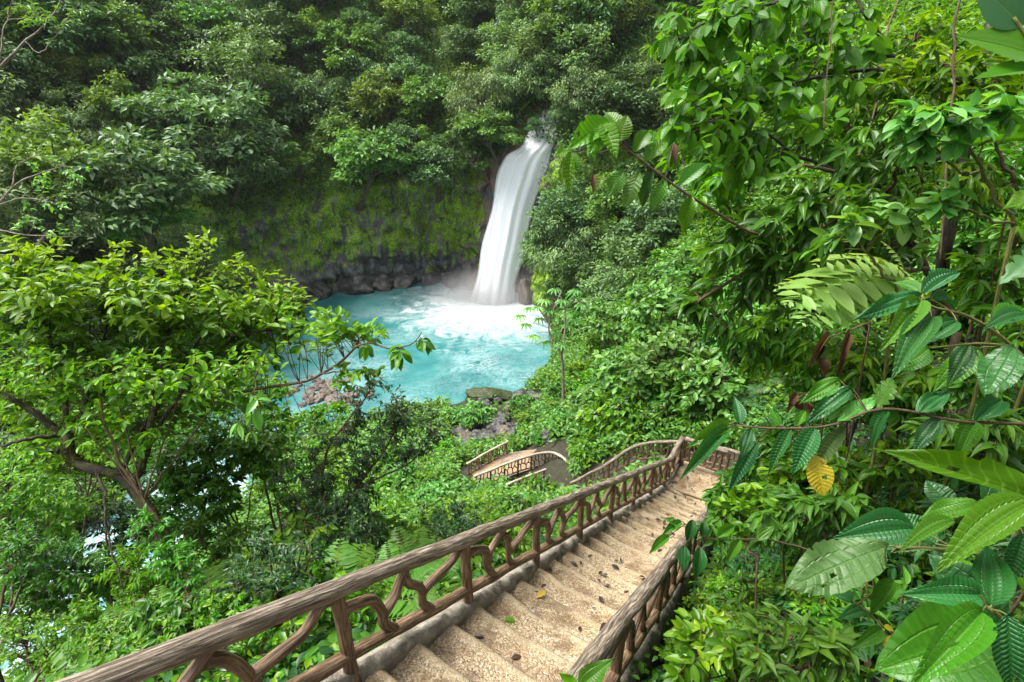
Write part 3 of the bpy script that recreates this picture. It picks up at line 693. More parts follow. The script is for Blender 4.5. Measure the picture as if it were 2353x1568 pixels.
# outer railing of the turn and the next flight
def poly_fn(pts):
    pts = np.array(pts); sg = np.concatenate([[0], np.cumsum(np.linalg.norm(np.diff(pts[:, :2], axis=0), axis=1))])
    f = lambda a: np.array([np.interp(a, sg, pts[:, k]) for k in range(3)])
    return f, sg[-1]
def rail_from_px(pts, h):
    w_ = [P(*c5(x, y), d) - [0, 0, h] for x, y, d in pts]; w_ = catmull(w_, 40); return poly_fn(w_)
f2, L2 = rail_from_px(R2PX, .8)
railing('railing', 'outer log railing with open forked balusters curving round behind the landing', f2, list(np.linspace(.15, L2 - .1, 10)), 0, L2, zb=.16, zt=.8, bays=BAYY, rt=.06, rb=.045, rp=.045, mats=('rail', 'post', 'post', 'post'), seed=4)
f3, L3 = rail_from_px([(310, 388, 23.0), (480, 320, 23.4), (600, 272, 23.7), (740, 230, 24.1), (860, 210, 24.3), (940, 235, 24.0), (1010, 290, 23.4), (1045, 355, 22.8)], .85)
railing('railing', 'pale log railing bending round the lowest landing far below', f3, list(np.linspace(.1, L3 - .1, 9)), 0, L3, zb=.14, zt=.85, bays=BAYY, rt=.06, rb=.04, rp=.045, mats=('palerail', 'post', 'post', 'post'), seed=5)
f4, L4 = rail_from_px([(255, 296, 25.4), (400, 212, 25.9), (560, 128, 26.6)], .8)
railing('railing', 'short pale railing on the river side of the lowest path', f4, list(np.linspace(.1, L4 - .1, 5)), 0, L4, zb=.14, zt=.8, bays=BAYY, rt=.055, rb=.04, rp=.04, mats=('palerail', 'post', 'post', 'post'), seed=6)
f6, L6_ = rail_from_px([(520, 462, 22.0), (640, 410, 21.9), (840, 335, 22.4)], .8)
railing('railing', 'straight pale handrail half buried in leaves in front of the lowest landing', f6, list(np.linspace(.1, L6_ - .1, 4)), 0, L6_, zb=.3, zt=.8, bays=BAYY[:3], rt=.05, rb=.04, rp=.04, mats=('palerail', 'palerail', 'post', 'post'), seed=7)
# second flight: from the turn down to the lowest landing
q0 = f2(1.2) + [-.8, -.5, 0]; q1 = f2(L2) + [-.6, -.7, -.1]; q2 = np.array(f3(L3 - .2)) + [-.5, .3, 0]
st2 = thing('staircase', 'lower flight of stairs dropping left behind the outer railing', 'staircase', (0, 0, 0))
fl, Lf = poly_fn([q0, (q0 + q1) / 2 + [0, 0, .2], q1, (q1 + q2) / 2, q2])
nst = 24
for i in range(nst):
    a = fl(Lf * i / nst); c = fl(Lf * (i + 1) / nst); dr = nrm((c - a) * [1, 1, 0]); lt = np.array([-dr[1], dr[0], 0]); tl = np.linalg.norm((c - a)[:2])
    V = np.zeros((7, 10, 3)); prof = [(0, -.5), (0, 0), (tl * .5, -.005), (tl * .9, -.01), (tl + .01, -.04), (tl + .01, -.25), (tl, -.5)]
    for k, (ps, pz) in enumerate(prof):
        for j in range(10):
            V[k, j] = a + dr * ps + lt * (-.6 + 1.2 * j / 9) + [0, 0, pz + .01 * noise.noise(Vector((i, j * .6, ps * 4)))]
    b = MB(); b.grid(V.reshape(-1, 3), 10, 7); b.build('step', M['step'], st2)
# lowest path between the two pale railings
pts = []
PL = catmull([np.array(f4(L4 * t)) for t in (0, .33, .66, 1)] + [np.array(f4(L4)) + [2.4, .2, .15], np.array(f4(L4)) + [3.6, -.8, .3]], 30); PRt = catmull([np.array(f3(L3 * t)) for t in (0, .2, .4, .6, .8, .98)], 30)
nu = 12; V = np.zeros((30, nu, 3))
for i in range(30):
    for j in range(nu):
        V[i, j] = PL[i] * (1 - j / (nu - 1)) + PRt[i] * (j / (nu - 1)) + [0, 0, .04 + .04 * noise.noise(Vector((i * .3, j * .4, 8)))]
Vb = V - [0, 0, .7]
N = NT('muddy_path'); g = N('NewGeometry'); n1 = N.noise(g.outputs['Position'], 1.5, 6, .6)
N.lk(N.ramp(n1, [(.35, (.12, .085, .06)), (.5, (.23, .17, .125)), (.66, (.36, .21, .07))]), N.bs.inputs['Base Color']); N.bs.inputs['Roughness'].default_value = .4; N.bump(n1, .5, .03)
b = MB(); b.grid(V.reshape(-1, 3), nu, 30); skirt(b, V, Vb); tag(b.build('path', N.m), kind='structure')

# ------------------------------------------------------------------ boulders
def rock_mesh(seed, sub=3, flat=1.0):
    import bmesh
    bm = bmesh.new(); bmesh.ops.create_icosphere(bm, subdivisions=sub, radius=1.0)
    rg = random.Random(seed); planes = [(Vector((rg.gauss(0, 1), rg.gauss(0, 1), rg.gauss(0, 1))).normalized(), rg.uniform(.55, .9)) for _ in range(9)]
    for v in bm.verts:
        p = v.co.copy()
        for n_, d_ in planes:
            k = p.dot(n_)
            if k > d_: p -= n_ * (k - d_) * .9
        p *= 1 + .20 * noise.fractal(p * 1.6 + Vector((seed * 3.1, 0, 0)), .8, 2.1, 6)
        p.z *= flat; v.co = p
    me = bpy.data.meshes.new('boulder'); bm.to_mesh(me); bm.free()
    for q in me.polygons: q.use_smooth = True
    return me
def with_mat(me, m):
    c = me.copy(); c.materials.append(m); return c
RK = [rock_mesh(i + 1, 5 if i == 0 else 4) for i in range(6)]
RKM = {(i, k): with_mat(RK[i], M[k]) for i in range(6) for k in ('b_dark', 'b_moss', 'b_red', 'b_brown')}
rng = np.random.default_rng(5)
def put_rock(loc, size, mi, mk, label, group=None, sink=.3, name='boulder', asp=(1, 1, .75), rz=None):
    o = link(name, RKM[(mi, mk)]); o.scale = (size * asp[0], size * asp[1], size * asp[2])
    o.rotation_euler = (rng.uniform(-.25, .25), rng.uniform(-.25, .25), rng.uniform(0, 6.28) if rz is None else rz)
    o.location = (loc[0], loc[1], loc[2] + size * asp[2] * (1 - 2 * sink) * .6)
    return tag(o, label, 'rock', group)
q = PZ(1128, 925, 0); put_rock(q, 1.0, 0, 'b_moss', 'largest boulder at the near pool edge, a dark slab furred with green moss', asp=(2.2, 1.3, 1.05), rz=.15, sink=.3)
q = PZ(1076, 962, .3); put_rock(q, .75, 1, 'b_brown', 'smooth brown boulder standing in the water left of the big mossy slab', asp=(1, .9, .85))
q = PZ(1110, 990, .5); put_rock(q, .55, 2, 'b_dark', 'grey angular boulder on the shore just below the brown boulder')
q = PZ(1225, 912, .3); put_rock(q, .7, 3, 'b_dark', 'dark low boulder at the waterline right of the mossy slab', asp=(1.3, .9, .7))
q = PZ(1045, 1012, .4); put_rock(q, .7, 4, 'b_brown', 'pale brown stone at the lower left tip of the rubble shore')
for k in range(110):
    px = rng.uniform(1040, 1265); py = rng.uniform(915, 1025)
    if py < 925 and px < 1190: continue
    if px < 1075 and py < 985: continue
    p = T(px, py)
    if p is None or p[2] < -1.2: continue
    p[2] = max(p[2], -.1)
    put_rock(p + [0, 0, .12], rng.uniform(.25, .7), int(rng.integers(1, 6)), 'b_dark' if rng.random() < .75 else 'b_brown', 'one of the small dark stones of the rubble shore below the mossy slab', 'stones of the rubble shore', sink=.35)
for k in range(64):
    px = rng.normal(755, 45); py = rng.normal(905, 15)
    p = PZ(px, py, -.02); put_rock(p, rng.uniform(.2, .55), int(rng.integers(1, 6)), 'b_red' if rng.random() < .6 else 'b_brown', 'one of the reddish stones of the low bar on the left side of the pool', 'reddish stones of the low bar', sink=.38)
wl = [('great dark boulder under the mossy cliff left of the pool', 700, 672, 1.9), ('cracked black boulder at the left end of the pool wall', 745, 678, 1.5), ('rounded grey boulder leaning on the cliff foot above the pool edge', 805, 640, 2.1),
      ('tall dark rock standing against the cliff behind the pool', 865, 628, 1.8), ('smooth grey rock at the cliff foot midway to the waterfall', 930, 640, 1.6), ('wide dark rock low on the waterline behind the pool', 850, 664, 1.3), ('brown rock close to the left side of the waterfall', 1050, 632, 1.4), ('small wet rock at the foot of the cliff between grey slabs', 990, 650, 1.2)]
for k, (lab, px, py, sz) in enumerate(wl):
    q = PZ(px, py + 8, 0)
    # bring it to the foot of the cliff
    i = int(np.argmin(((BASE - q[:2]) ** 2).sum(1))); q[:2] = BASE[i] - NOUT[i] * .3
    put_rock(q, sz * 1.15, k % 6, 'b_dark', lab, asp=(1.3, .9, .95), sink=.46)
q = on_fall(1205, 662); put_rock([q[0] + .1, q[1] - .6, .2], 1.15, 2, 'b_red', 'tall reddish boulder washed by spray at the right foot of the waterfall', asp=(.75, .8, 1.9), sink=.2)

# ------------------------------------------------------------------ plants: growth tools
def curve3(a, m, e, n=7):
    t = np.linspace(0, 1, n)[:, None]; return (1 - t) ** 2 * a + 2 * t * (1 - t) * m + t * t * e
class Plant:
    def __init__(s, seed): s.rng = np.random.default_rng(seed); s.ws = MB(); s.lf = MB(); s.P = []; s.Rr = []
    def limb(s, pts, r0, r1, n=18, sides=7, rough=.0, wob=.0):
        p = catmull(pts, n)
        if wob: p = p + np.array([[noise.noise(Vector((i * .35, k * 9.1, s.rng.uniform(0, .01) + pts[0][0]))) for k in range(3)] for i in range(n)]) * wob
        t = np.linspace(0, 1, n); s.ws.tube(p, r0 + (r1 - r0) * t, sides, rough, seed=s.rng.uniform(0, 20)); s.P.append(p); s.Rr.append(r0 + (r1 - r0) * t); return p
    def twigs(s, targets, sty, nleaf=10, start=.35, r=.006, up=.25, lean=(0, 0, 0), term=3, droop=.35, spread=.85, tint=None, jitter=.35, lsc=1.0, sides=4):
        allp = np.concatenate(s.P); tm, L, W = sty; rg = s.rng; lean = np.asarray(lean, float)
        pos = []; dr = []; nn = []; LL = []; ti = []
        for tg in targets:
            dd = np.linalg.norm(allp - tg, axis=1) + np.maximum(0, allp[:, 2] - tg[2]) * .6
            a = allp[np.argsort(dd)[rg.integers(0, 3)]]; ln = np.linalg.norm(tg - a)
            m = (a + tg) / 2 + np.array([rg.normal() * .12, rg.normal() * .12, up * .5 + rg.normal() * .08]) * ln
            c = curve3(a, m, tg, 7); s.ws.tube(c, np.linspace(r, r * .45, 7), sides, caps=False, seed=rg.uniform(0, 20))
            k = nleaf + term; t = np.concatenate([np.linspace(start, .97, nleaf), np.full(term, 1.0)])
            base = curve3(a, m, tg, 60); ii = np.clip((t * 59).astype(int), 1, 59)
            p = base[ii]; tan = nrm(base[ii] - base[ii - 1]); sd = nrm(np.cross(tan, [0, 0, 1.0]) + 1e-4)
            sg = np.where(np.arange(k) % 2 == 0, 1, -1)[:, None] * (1.0 + 0 * sd)
            rv = rg.normal(size=(k, 3)) * jitter
            d = tan * .55 + sd * sg * spread + rv + lean; d[nleaf:] = tan[nleaf:] * .9 + rv[nleaf:] * 2.2 + lean
            d[:, 2] -= droop * rg.uniform(.2, 1.2, k)
            n_ = np.array([0, 0, 1.0]) + rg.normal(size=(k, 3)) * .38 + sd * sg * .1
            lk = L * lsc * rg.uniform(.55, 1.15, k) * np.where(t > .95, .85, 1)
            pos.append(p); dr.append(d); nn.append(n_); LL.append(lk)
            tb = rg.uniform(.15, .75) if tint is None else tint
            ti.append(np.clip(tb + rg.normal(size=k) * .17 + (t - .7) * .25, 0, 1))
        if pos:
            LL = np.concatenate(LL); s.lf.leaves(tm, np.concatenate(pos), np.concatenate(dr), np.concatenate(nn), LL, LL * W, np.concatenate(ti))
    def finish(s, root, wood, leaf, wname='stem', lname='foliage'):
        if s.ws.n: s.ws.build(wname, M[wood], root)
        if s.lf.n: s.lf.build(lname, M[leaf], root)
STY = {'ell': (G_ELL, .15, .46), 'lance': (G_ACU, .19, .34), 'obov': (G_OBO, .175, .50), 'small': (L6, .085, .42), 'broad': (G_ELL, .27, .56), 'slim': (G_ACU, .13, .28), 'smallD': (L6D, .10, .38), 'far': (L6, .25, .48)}

# ------------------------------------------------------------------ far forest: prototypes
def tree_proto(seed, leaf, rxy=3.3, rz=2.6, ncl=48, nl=125, L=.40, W=.5, flat=.55, tm=CARD, hang=0.0, h=2.5, bias=.0):
    rg = np.random.default_rng(seed); lf = MB(); tr = MB()
    top = np.array([0, 0, h])
    cs = []
    while len(cs) < ncl:
        d = nrm(rg.normal(size=3)); d[2] = d[2] if d[2] > -.45 else -d[2]
        c = d * np.array([rxy, rxy, rz]) * rg.uniform(.45, 1.0) * (1 + .25 * noise.noise(Vector((d[0] * 2 + seed, d[1] * 2, d[2] * 2))))
        if all(np.linalg.norm(c - o) > .55 for o in cs): cs.append(c)
    for c in cs:
        cr = rg.uniform(.55, 1.05) * rxy / 3.3; k = int(nl * rg.uniform(.7, 1.3))
        d = nrm(rg.normal(size=(k, 3)) + [0, 0, .35]); p = c + d * cr * rg.uniform(.35, 1.1, (k, 1)) * [1, 1, flat]
        out = nrm(c + [0, 0, 1e-3])
        nn = d * .6 + np.array([0, 0, 1.0]) + rg.normal(size=(k, 3)) * .45
        dd = nrm(np.cross(nn, rg.normal(size=(k, 3)))) + d * .5 + out * .35; dd[:, 2] -= .25 + hang
        lk = L * rg.uniform(.55, 1.2, k)
        lf.leaves(tm, top + p, dd, nn, lk, lk * W, np.clip(rg.uniform(.25, .75) + rg.normal(size=k) * .17, 0, 1))
    tr.tube(catmull([(2.6, 0, -1.3), (1.1, .1, -.1), (.15, .05, h * .55), (0, 0, h + .4)], 10), np.linspace(.22, .10, 10), 7)
    for c in cs[::2]:
        a = np.array([0, 0, h * rg.uniform(.35, .95)]); tr.tube(curve3(a, (a + top + c) / 2 + [0, 0, -.2], top + c, 6), np.linspace(.085, .02, 6), 5, caps=False)
    return lf.mesh('crown', M[leaf]), tr.mesh('trunk', M['trunk'])
FP = {
 'dark green': [tree_proto(1, 'f_dark'), tree_proto(2, 'f_dark', 3.0, 3.1, 42, 110, .36)],
 'grey-green': [tree_proto(3, 'f_grey', 3.4, 2.8, 46, 115, .34, .42), tree_proto(4, 'f_grey', 3.2, 3.0, 50, 110, .36, .32, .8, hang=.9)],
 'fresh green': [tree_proto(5, 'f_green', 3.2, 2.5, 40, 100, .46, .5, .42), tree_proto(6, 'f_green', 3.0, 3.0, 44, 95, .42, .5)],
 'blue-green': [tree_proto(7, 'f_blue', 3.6, 2.2, 48, 100, .44, .46, .38, CARD), tree_proto(8, 'f_blue', 3.2, 2.8, 44, 110, .40, .46)],
 'yellow-green': [tree_proto(9, 'f_yel', 3.0, 2.5, 40, 100, .40, .45)],
}
rng = np.random.default_rng(21)
def put_tree(kind, loc, scale, label, group='trees on the far gorge wall', var=None, rz=None, name='forest_tree'):
    cm, tm_ = FP[kind][int(rng.integers(0, len(FP[kind]))) if var is None else var % len(FP[kind])]
    i_ = int(np.argmin(((BASE - np.array(loc)[:2]) ** 2).sum(1))); a_ = math.atan2(NOUT[i_, 1], NOUT[i_, 0])
    root = thing(name, label, 'tree', loc, a_ + rng.uniform(-.9, .9) if rz is None else rz, group, scale)
    link('trunk', tm_, root); link('crown', cm, root); return root
ORD = ['first', 'second', 'third', 'fourth', 'fifth', 'sixth', 'seventh', 'eighth', 'ninth', 'tenth', 'eleventh', 'twelfth', 'thirteenth', 'fourteenth', 'fifteenth', 'sixteenth', 'seventeenth', 'eighteenth', 'nineteenth', 'twentieth', '21st', '22nd', '23rd', '24th', '25th', '26th', '27th', '28th', '29th', '30th']
SPECIAL = [  # px, py, d, scale, kind, var, label
 (850, 375, 60, 1.55, 'fresh green', 0, 'bright green tree leaning out from the cliff just left of the waterfall'),
 (790, 330, 62, 1.2, 'fresh green', 1, 'smaller bright green crown behind the tree that leans out by the waterfall'),
 (925, 330, 63, .85, 'blue-green', 1, 'blue-green crown between the leaning bright tree and the waterfall'),
 (300, 430, 42, 1.75, 'blue-green', 0, 'broad layered blue-green tree above the yellow bush on the left bank'),
 (120, 410, 38, 1.5, 'yellow-green', 0, 'thin yellow-green tree with pale bare branches at the left picture edge'),
 (40, 500, 35, 1.2, 'grey-green', 0, 'feathery pale tree lowest on the left picture edge'),
 (340, 505, 42, 1.0, 'fresh green', 0, 'fresh green crown hanging lowest over the left bank'),
 (560, 180, 60, 1.8, 'grey-green', 0, 'large grey-green crown high on the wall above the layered tree'),
 (460, 300, 54, 2.1, 'blue-green', 0, 'large dark layered tree in the middle of the left wall'),
 (550, 380, 55, 1.4, 'blue-green', 1, 'dense crown with drooping pale sprays above the dark cliff hollow'),
 (1105, 230, 63, 1.2, 'grey-green', 1, 'weeping grey-green tree hanging over the left lip of the waterfall'),
 (1190, 190, 66, 1.1, 'grey-green', 1, 'silvery tree bending over the stream above the waterfall'),
 (1330, 130, 68, 1.45, 'grey-green', 0, 'large silvery crown above and right of the waterfall lip'),
 (1150, 335, 61, .5, 'grey-green', 1, 'small silvery bush clinging to the cliff at the left edge of the fall'),
 (1330, 250, 62, .9, 'blue-green', 1, 'dark crown on the right lip of the waterfall'),
 (1345, 340, 60, 1.0, 'dark green', 0, 'dark tree right beside the upper waterfall'),
 (1300, 500, 54, 1.1, 'blue-green', 1, 'dark blue-green tree spreading over the right edge of the waterfall'),
 (1240, 555, 55, .55, 'blue-green', 0, 'small crown reaching left across the white water of the fall'),
 (1430, 470, 50, 1.2, 'fresh green', 0, 'pale fresh green tree right of the waterfall, highest of the right bank trees'),
 (1470, 590, 47, 1.25, 'grey-green', 0, 'rounded grey-green tree in the middle of the right bank'),
 (1330, 640, 50, .9, 'dark green', 1, 'dark low tree at the foot of the right bank beside the pool'),
 (1420, 700, 44, 1.0, 'grey-green', 0, 'soft grey-green tree low on the right bank behind the pale shrub'),
 (1540, 500, 45, 1.1, 'blue-green', 0, 'blue-green tree at the right end of the right bank'),
 (1255, 120, 70, 1.2, 'grey-green', 0, 'silvery crown directly above the stream at the top of the waterfall'),
 (1310, 50, 72, 1.4, 'fresh green', 1, 'light green crown at the top edge above the waterfall'),
 (1215, 50, 71, 1.2, 'dark green', 1, 'dark crown at the top edge left of the stream above the waterfall'),
 (1290, 262, 63, .42, 'grey-green', 1, 'small silvery bush in the middle of the stream above the lip'),
 (1232, 292, 63, .36, 'blue-green', 1, 'small dark bush at the left side of the stream above the lip'),
 (1335, 215, 66, 1.0, 'grey-green', 1, 'weeping silvery tree at the right side of the stream above the lip'),
 (1275, 190, 67, .8, 'blue-green', 0, 'layered dark crown closing the leafy notch over the stream'),
 (1180, 110, 68, 1.3, 'grey-green', 0, 'grey-green crown at the upper left of the leafy notch'),
 (1360, 60, 70, 1.3, 'blue-green', 1, 'dark crown at the upper right of the leafy notch'),
 (1420, 40, 66, 1.3, 'yellow-green', 0, 'yellowish crown at the top edge right of the stream'),
 (1560, 380, 52, 1.3, 'dark green', 0, 'dark tree behind the ribbed leaf branch on the right bank'),
]
def wall_depth(px, py):
    v = WV.reshape(-1, 3) - CAM; d = v @ FW; ok = d > 5; a = CX + F * (v @ RX) / np.where(ok, d, 1); b_ = CY - F * (v @ UP) / np.where(ok, d, 1)
    m = ok & (np.abs(a - px) < 45) & (np.abs(b_ - py) < 45); return d[m].min() if m.any() else 70.0
for (px, py, d, scl, kind, var, lab) in SPECIAL:
    if d > 62: d = min(d, wall_depth(px, py) - 1.2 * scl)
    q = P(px, py, d) - np.array([0, 0, 2.5 * scl]); put_tree(kind, q, scl, lab, var=var)
spc = [(a[0], a[1], a[3]) for a in SPECIAL]
rows = []
u_all = np.linspace(0, USEG[-1], 60)
nrow = 11
for r_ in range(nrow):
    row = []
    u = rng.uniform(0, 3)
    while u < USEG[-1]:
        i = int(np.searchsorted(USEG, u)); i = min(i, len(BASE) - 1)
        z = HC[i] - (1.6 if r_ == 0 else .6) + r_ * 3.5 + rng.uniform(-1.1, 1.1)
        u += rng.uniform(3.0, 4.8)
        if z > 52: continue
        p = wall_point(i, z); c = np.array([p[0] - NOUT[i, 0] * (2.2 if r_ == 0 else .9), p[1] - NOUT[i, 1] * (2.2 if r_ == 0 else .9), z + 1.2])
        px, py, d = proj(c + [0, 0, 1.5])
        if d < 8 or not (-130 < px < 2480 and -170 < py < 1000): continue
        if 1165 < px < 1330 and 215 < py < 420: continue
        if py > 430 and px < 1150 and BASE[i, 1] > 50: continue
        if any(abs(px - a) < 60 * s_ and abs(py - b_) < 45 * s_ for a, b_, s_ in spc): continue
        t = np.linspace(.1, .93, 60)[:, None]; line = CAM + (c + [0, 0, 2.5] - CAM) * t
        if (ground(line[:, 0], line[:, 1]) > line[:, 2] + 0.3).any(): continue
        row.append((px, c, r_))
    rows.append(row)
kinds = ['dark green', 'grey-green', 'fresh green', 'blue-green', 'yellow-green']
for r_, row in enumerate(rows):
    left = sorted([t for t in row if t[0] < 1240], key=lambda t: -t[0]); right = sorted([t for t in row if t[0] >= 1240], key=lambda t: t[0])
    for side, lst in (('left', left), ('right', right)):
        for k, (px, c, _r) in enumerate(lst):
            pr = [.24, .24, .16, .28, .08] if side == 'left' else [.15, .34, .2, .23, .08]
            kd = kinds[int(rng.choice(5, p=pr))]
            put_tree(kd, c - [0, 0, 1.6], rng.uniform(.9, 1.4), f'{kd} crown, {ORD[min(k, 29)]} {side} of the waterfall in tree row {ORD[r_]} uphill')
print('forest trees', sum(len(r) for r in rows))

# undergrowth between the far trees, ivy and ferns on the cliff
def scatter_wall(n, seed, test, L, W, name, leaf, label, hang=.5, cl=5, lift=.5):
    rg = np.random.default_rng(seed); pos = []; dr = []; nn = []; ti = []; LL = []
    for _ in range(n):
        i = int(rg.integers(4, len(BASE) - 4)); z = rg.uniform(.5, 56)
        if not test(i, z, rg): continue
        p = wall_point(i, z); o = np.array([-NOUT[i, 0], -NOUT[i, 1], .45])
        px, py, d = proj(p)
        if d < 5 or not (-60 < px < 2413 and -60 < py < 900): continue
        k = cl; q = p + o * rg.uniform(.05, lift) + rg.normal(size=(k, 3)) * .35
        pos.append(q); nn.append(o + [0, 0, .4] + rg.normal(size=(k, 3)) * .5); dd = rg.normal(size=(k, 3)) * .7 + o * .4; dd[:, 2] -= hang; dr.append(dd)
        LL.append(L * rg.uniform(.5, 1.2, k)); ti.append(np.clip(rg.uniform(.1, .7) + rg.normal(size=k) * .15, 0, 1))
    b = MB(); LL = np.concatenate(LL); b.leaves(CARD, np.concatenate(pos), np.concatenate(dr), np.concatenate(nn), LL, LL * W, np.concatenate(ti))
    return tag(b.build(name, M[leaf]), label, None, None, 'stuff')
def _under(i, z, rg):
    if z > HC[i] + .5: return True
    return False
def _ivy(i, z, rg):
    x = BASE[i, 0]
    if z > HC[i] or z < 3.0: return False
    if -5.5 < x < 2.4: return rg.random() < (.0 if z < 14 else .3)
    return noise.noise(Vector((USEG[i] * .22, z * .16, 3))) + (z - 9) * .05 > .12
scatter_wall(60000, 31, _under, .46, .5, 'undergrowth', 'f_dark', 'dark leafy undergrowth filling the gaps between trees on the gorge wall', cl=4, lift=1.2)
scatter_wall(30000, 32, _under, .40, .4, 'undergrowth', 'f_green', 'paler ferny undergrowth between trees on the gorge wall', cl=4, lift=1.6)
scatter_wall(26000, 33, _ivy, .26, .6, 'ivy', 'f_dark', 'dark creepers hanging over the mossy cliff', hang=1.0, cl=5, lift=.35)

scatter_wall(16000, 34, lambda i, z, rg: 2.5 < z < HC[i] and not -5.3 < BASE[i, 0] < 2.2 and noise.noise(Vector((USEG[i] * .35, z * .10, 13))) + (z - 8) * .05 > .22, .30, .5, 'hanging_greens', 'f_green', 'fresh green ferns and creepers hanging in strands down the mossy cliff', hang=1.3, cl=5, lift=.5)

# ------------------------------------------------------------------ shrubs that stand on the slopes
def shrub_proto(seed, sty, leaf, wood='stem', h=1.1, rxy=.75, nst=7, ntw=70, nleaf=9, lean=(0, 0, 0), droop=.35, spread=.85, r=.005):
    p = Plant(seed); rg = p.rng
    for k in range(nst):
        a = k / nst * 6.28 + rg.uniform(-.4, .4); q = np.array([math.cos(a), math.sin(a), 0])
        p.limb([(0, 0, -.5), q * rxy * .25 + [0, 0, h * .45], q * rxy * rg.uniform(.4, .8) + [0, 0, h * rg.uniform(.75, 1.05)]], .018 * h, .006, 12, 5)
    d = nrm(rg.normal(size=(ntw, 3))); d[:, 2] = np.abs(d[:, 2]) * 1.1 - .25
    tg = d * np.array([rxy, rxy, h * .55]) * rg.uniform(.6, 1.12, (ntw, 1)) + [0, 0, h * .62]
    p.twigs(tg, STY[sty], nleaf, .3, r, lean=lean, droop=droop, spread=spread)
    return {'stem': p.ws.mesh('stem', M[wood]), 'foliage': p.lf.mesh('foliage', M[leaf])}
def frond(lf, ws, base, az, el, ln, rg, npin=18, pw=.32, tint=.5, curl=1.0, tm=L6F, r=.006):
    t = np.linspace(0, 1, 16); e = el - curl * t * 1.25
    d = np.stack([math.cos(az) * np.cos(e), math.sin(az) * np.cos(e), np.sin(e)], 1)
    p = base + np.concatenate([[np.zeros(3)], np.cumsum(d[:-1] * ln / 15, 0)]); ws.tube(p, np.linspace(r, r * .25, 16), 4, caps=False)
    tt = np.linspace(.14, .99, npin); ii = (tt * 15).astype(int); f = (tt * 15 - ii)[:, None]; i2 = np.minimum(ii + 1, 15)
    q = p[ii] * (1 - f) + p[i2] * f; tan = d[ii]; sd = nrm(np.cross(tan, [0, 0, 1.0])); up = np.cross(sd, tan)
    lk = ln * pw * np.sin(math.pi * np.clip(tt * .93 + .06, 0, 1)) ** .7 * rg.uniform(.9, 1.1, npin) + .01
    for s_ in (1, -1):
        lf.leaves(tm, q, sd * s_ + tan * .35 - up * .12 + rg.normal(size=(npin, 3)) * .05, up + rg.normal(size=(npin, 3)) * .12, lk, lk * .24 + ln * .012, np.clip(tint + rg.normal(size=npin) * .1, 0, 1))
def fern_proto(seed, leaf, nfr=11, ln=.85, npin=20, pw=.26, el=(.5, 1.25), tm=L6F):
    rg = np.random.default_rng(seed); lf = MB(); ws = MB()
    for k in range(nfr):
        frond(lf, ws, np.array([0, 0, .0]), k / nfr * 6.28 + rg.uniform(-.3, .3), rg.uniform(*el), ln * rg.uniform(.75, 1.15), rg, npin, pw, rg.uniform(.3, .75), rg.uniform(.8, 1.3), tm)
    return {'stem': ws.mesh('stem', M['greenstem']), 'frond': lf.mesh('frond', M[leaf])}
def palm_proto(seed, leaf='palm', nl=6, nseg=11, ln=.75):
    rg = np.random.default_rng(seed); lf = MB(); ws = MB()
    for k in range(nl):
        az = k / nl * 6.28 + rg.uniform(-.3, .3); el = rg.uniform(.6, 1.25); d = np.array([math.cos(az) * math.cos(el), math.sin(az) * math.cos(el), math.sin(el)])
        e = d * ln * rg.uniform(.5, .8); ws.tube(curve3(np.zeros(3), e * .5 + [0, 0, .08], e, 8), np.linspace(.012, .007, 8), 5, caps=False)
        sd = nrm(np.cross(d, [0, 0, 1.0])); up = np.cross(sd, d); a = np.linspace(-1.15, 1.15, nseg)
        dd = np.cos(a)[:, None] * d + np.sin(a)[:, None] * sd; lk = ln * rg.uniform(.8, 1.05, nseg)
        lf.leaves(STRAP, np.repeat(e[None], nseg, 0), dd, up + rg.normal(size=(nseg, 3)) * .1, lk, lk * .15, np.clip(.5 + rg.normal(size=nseg) * .15, 0, 1))
    return {'stem': ws.mesh('stem', M['greenstem']), 'leaf_fan': lf.mesh('leaf_fan', M[leaf])}
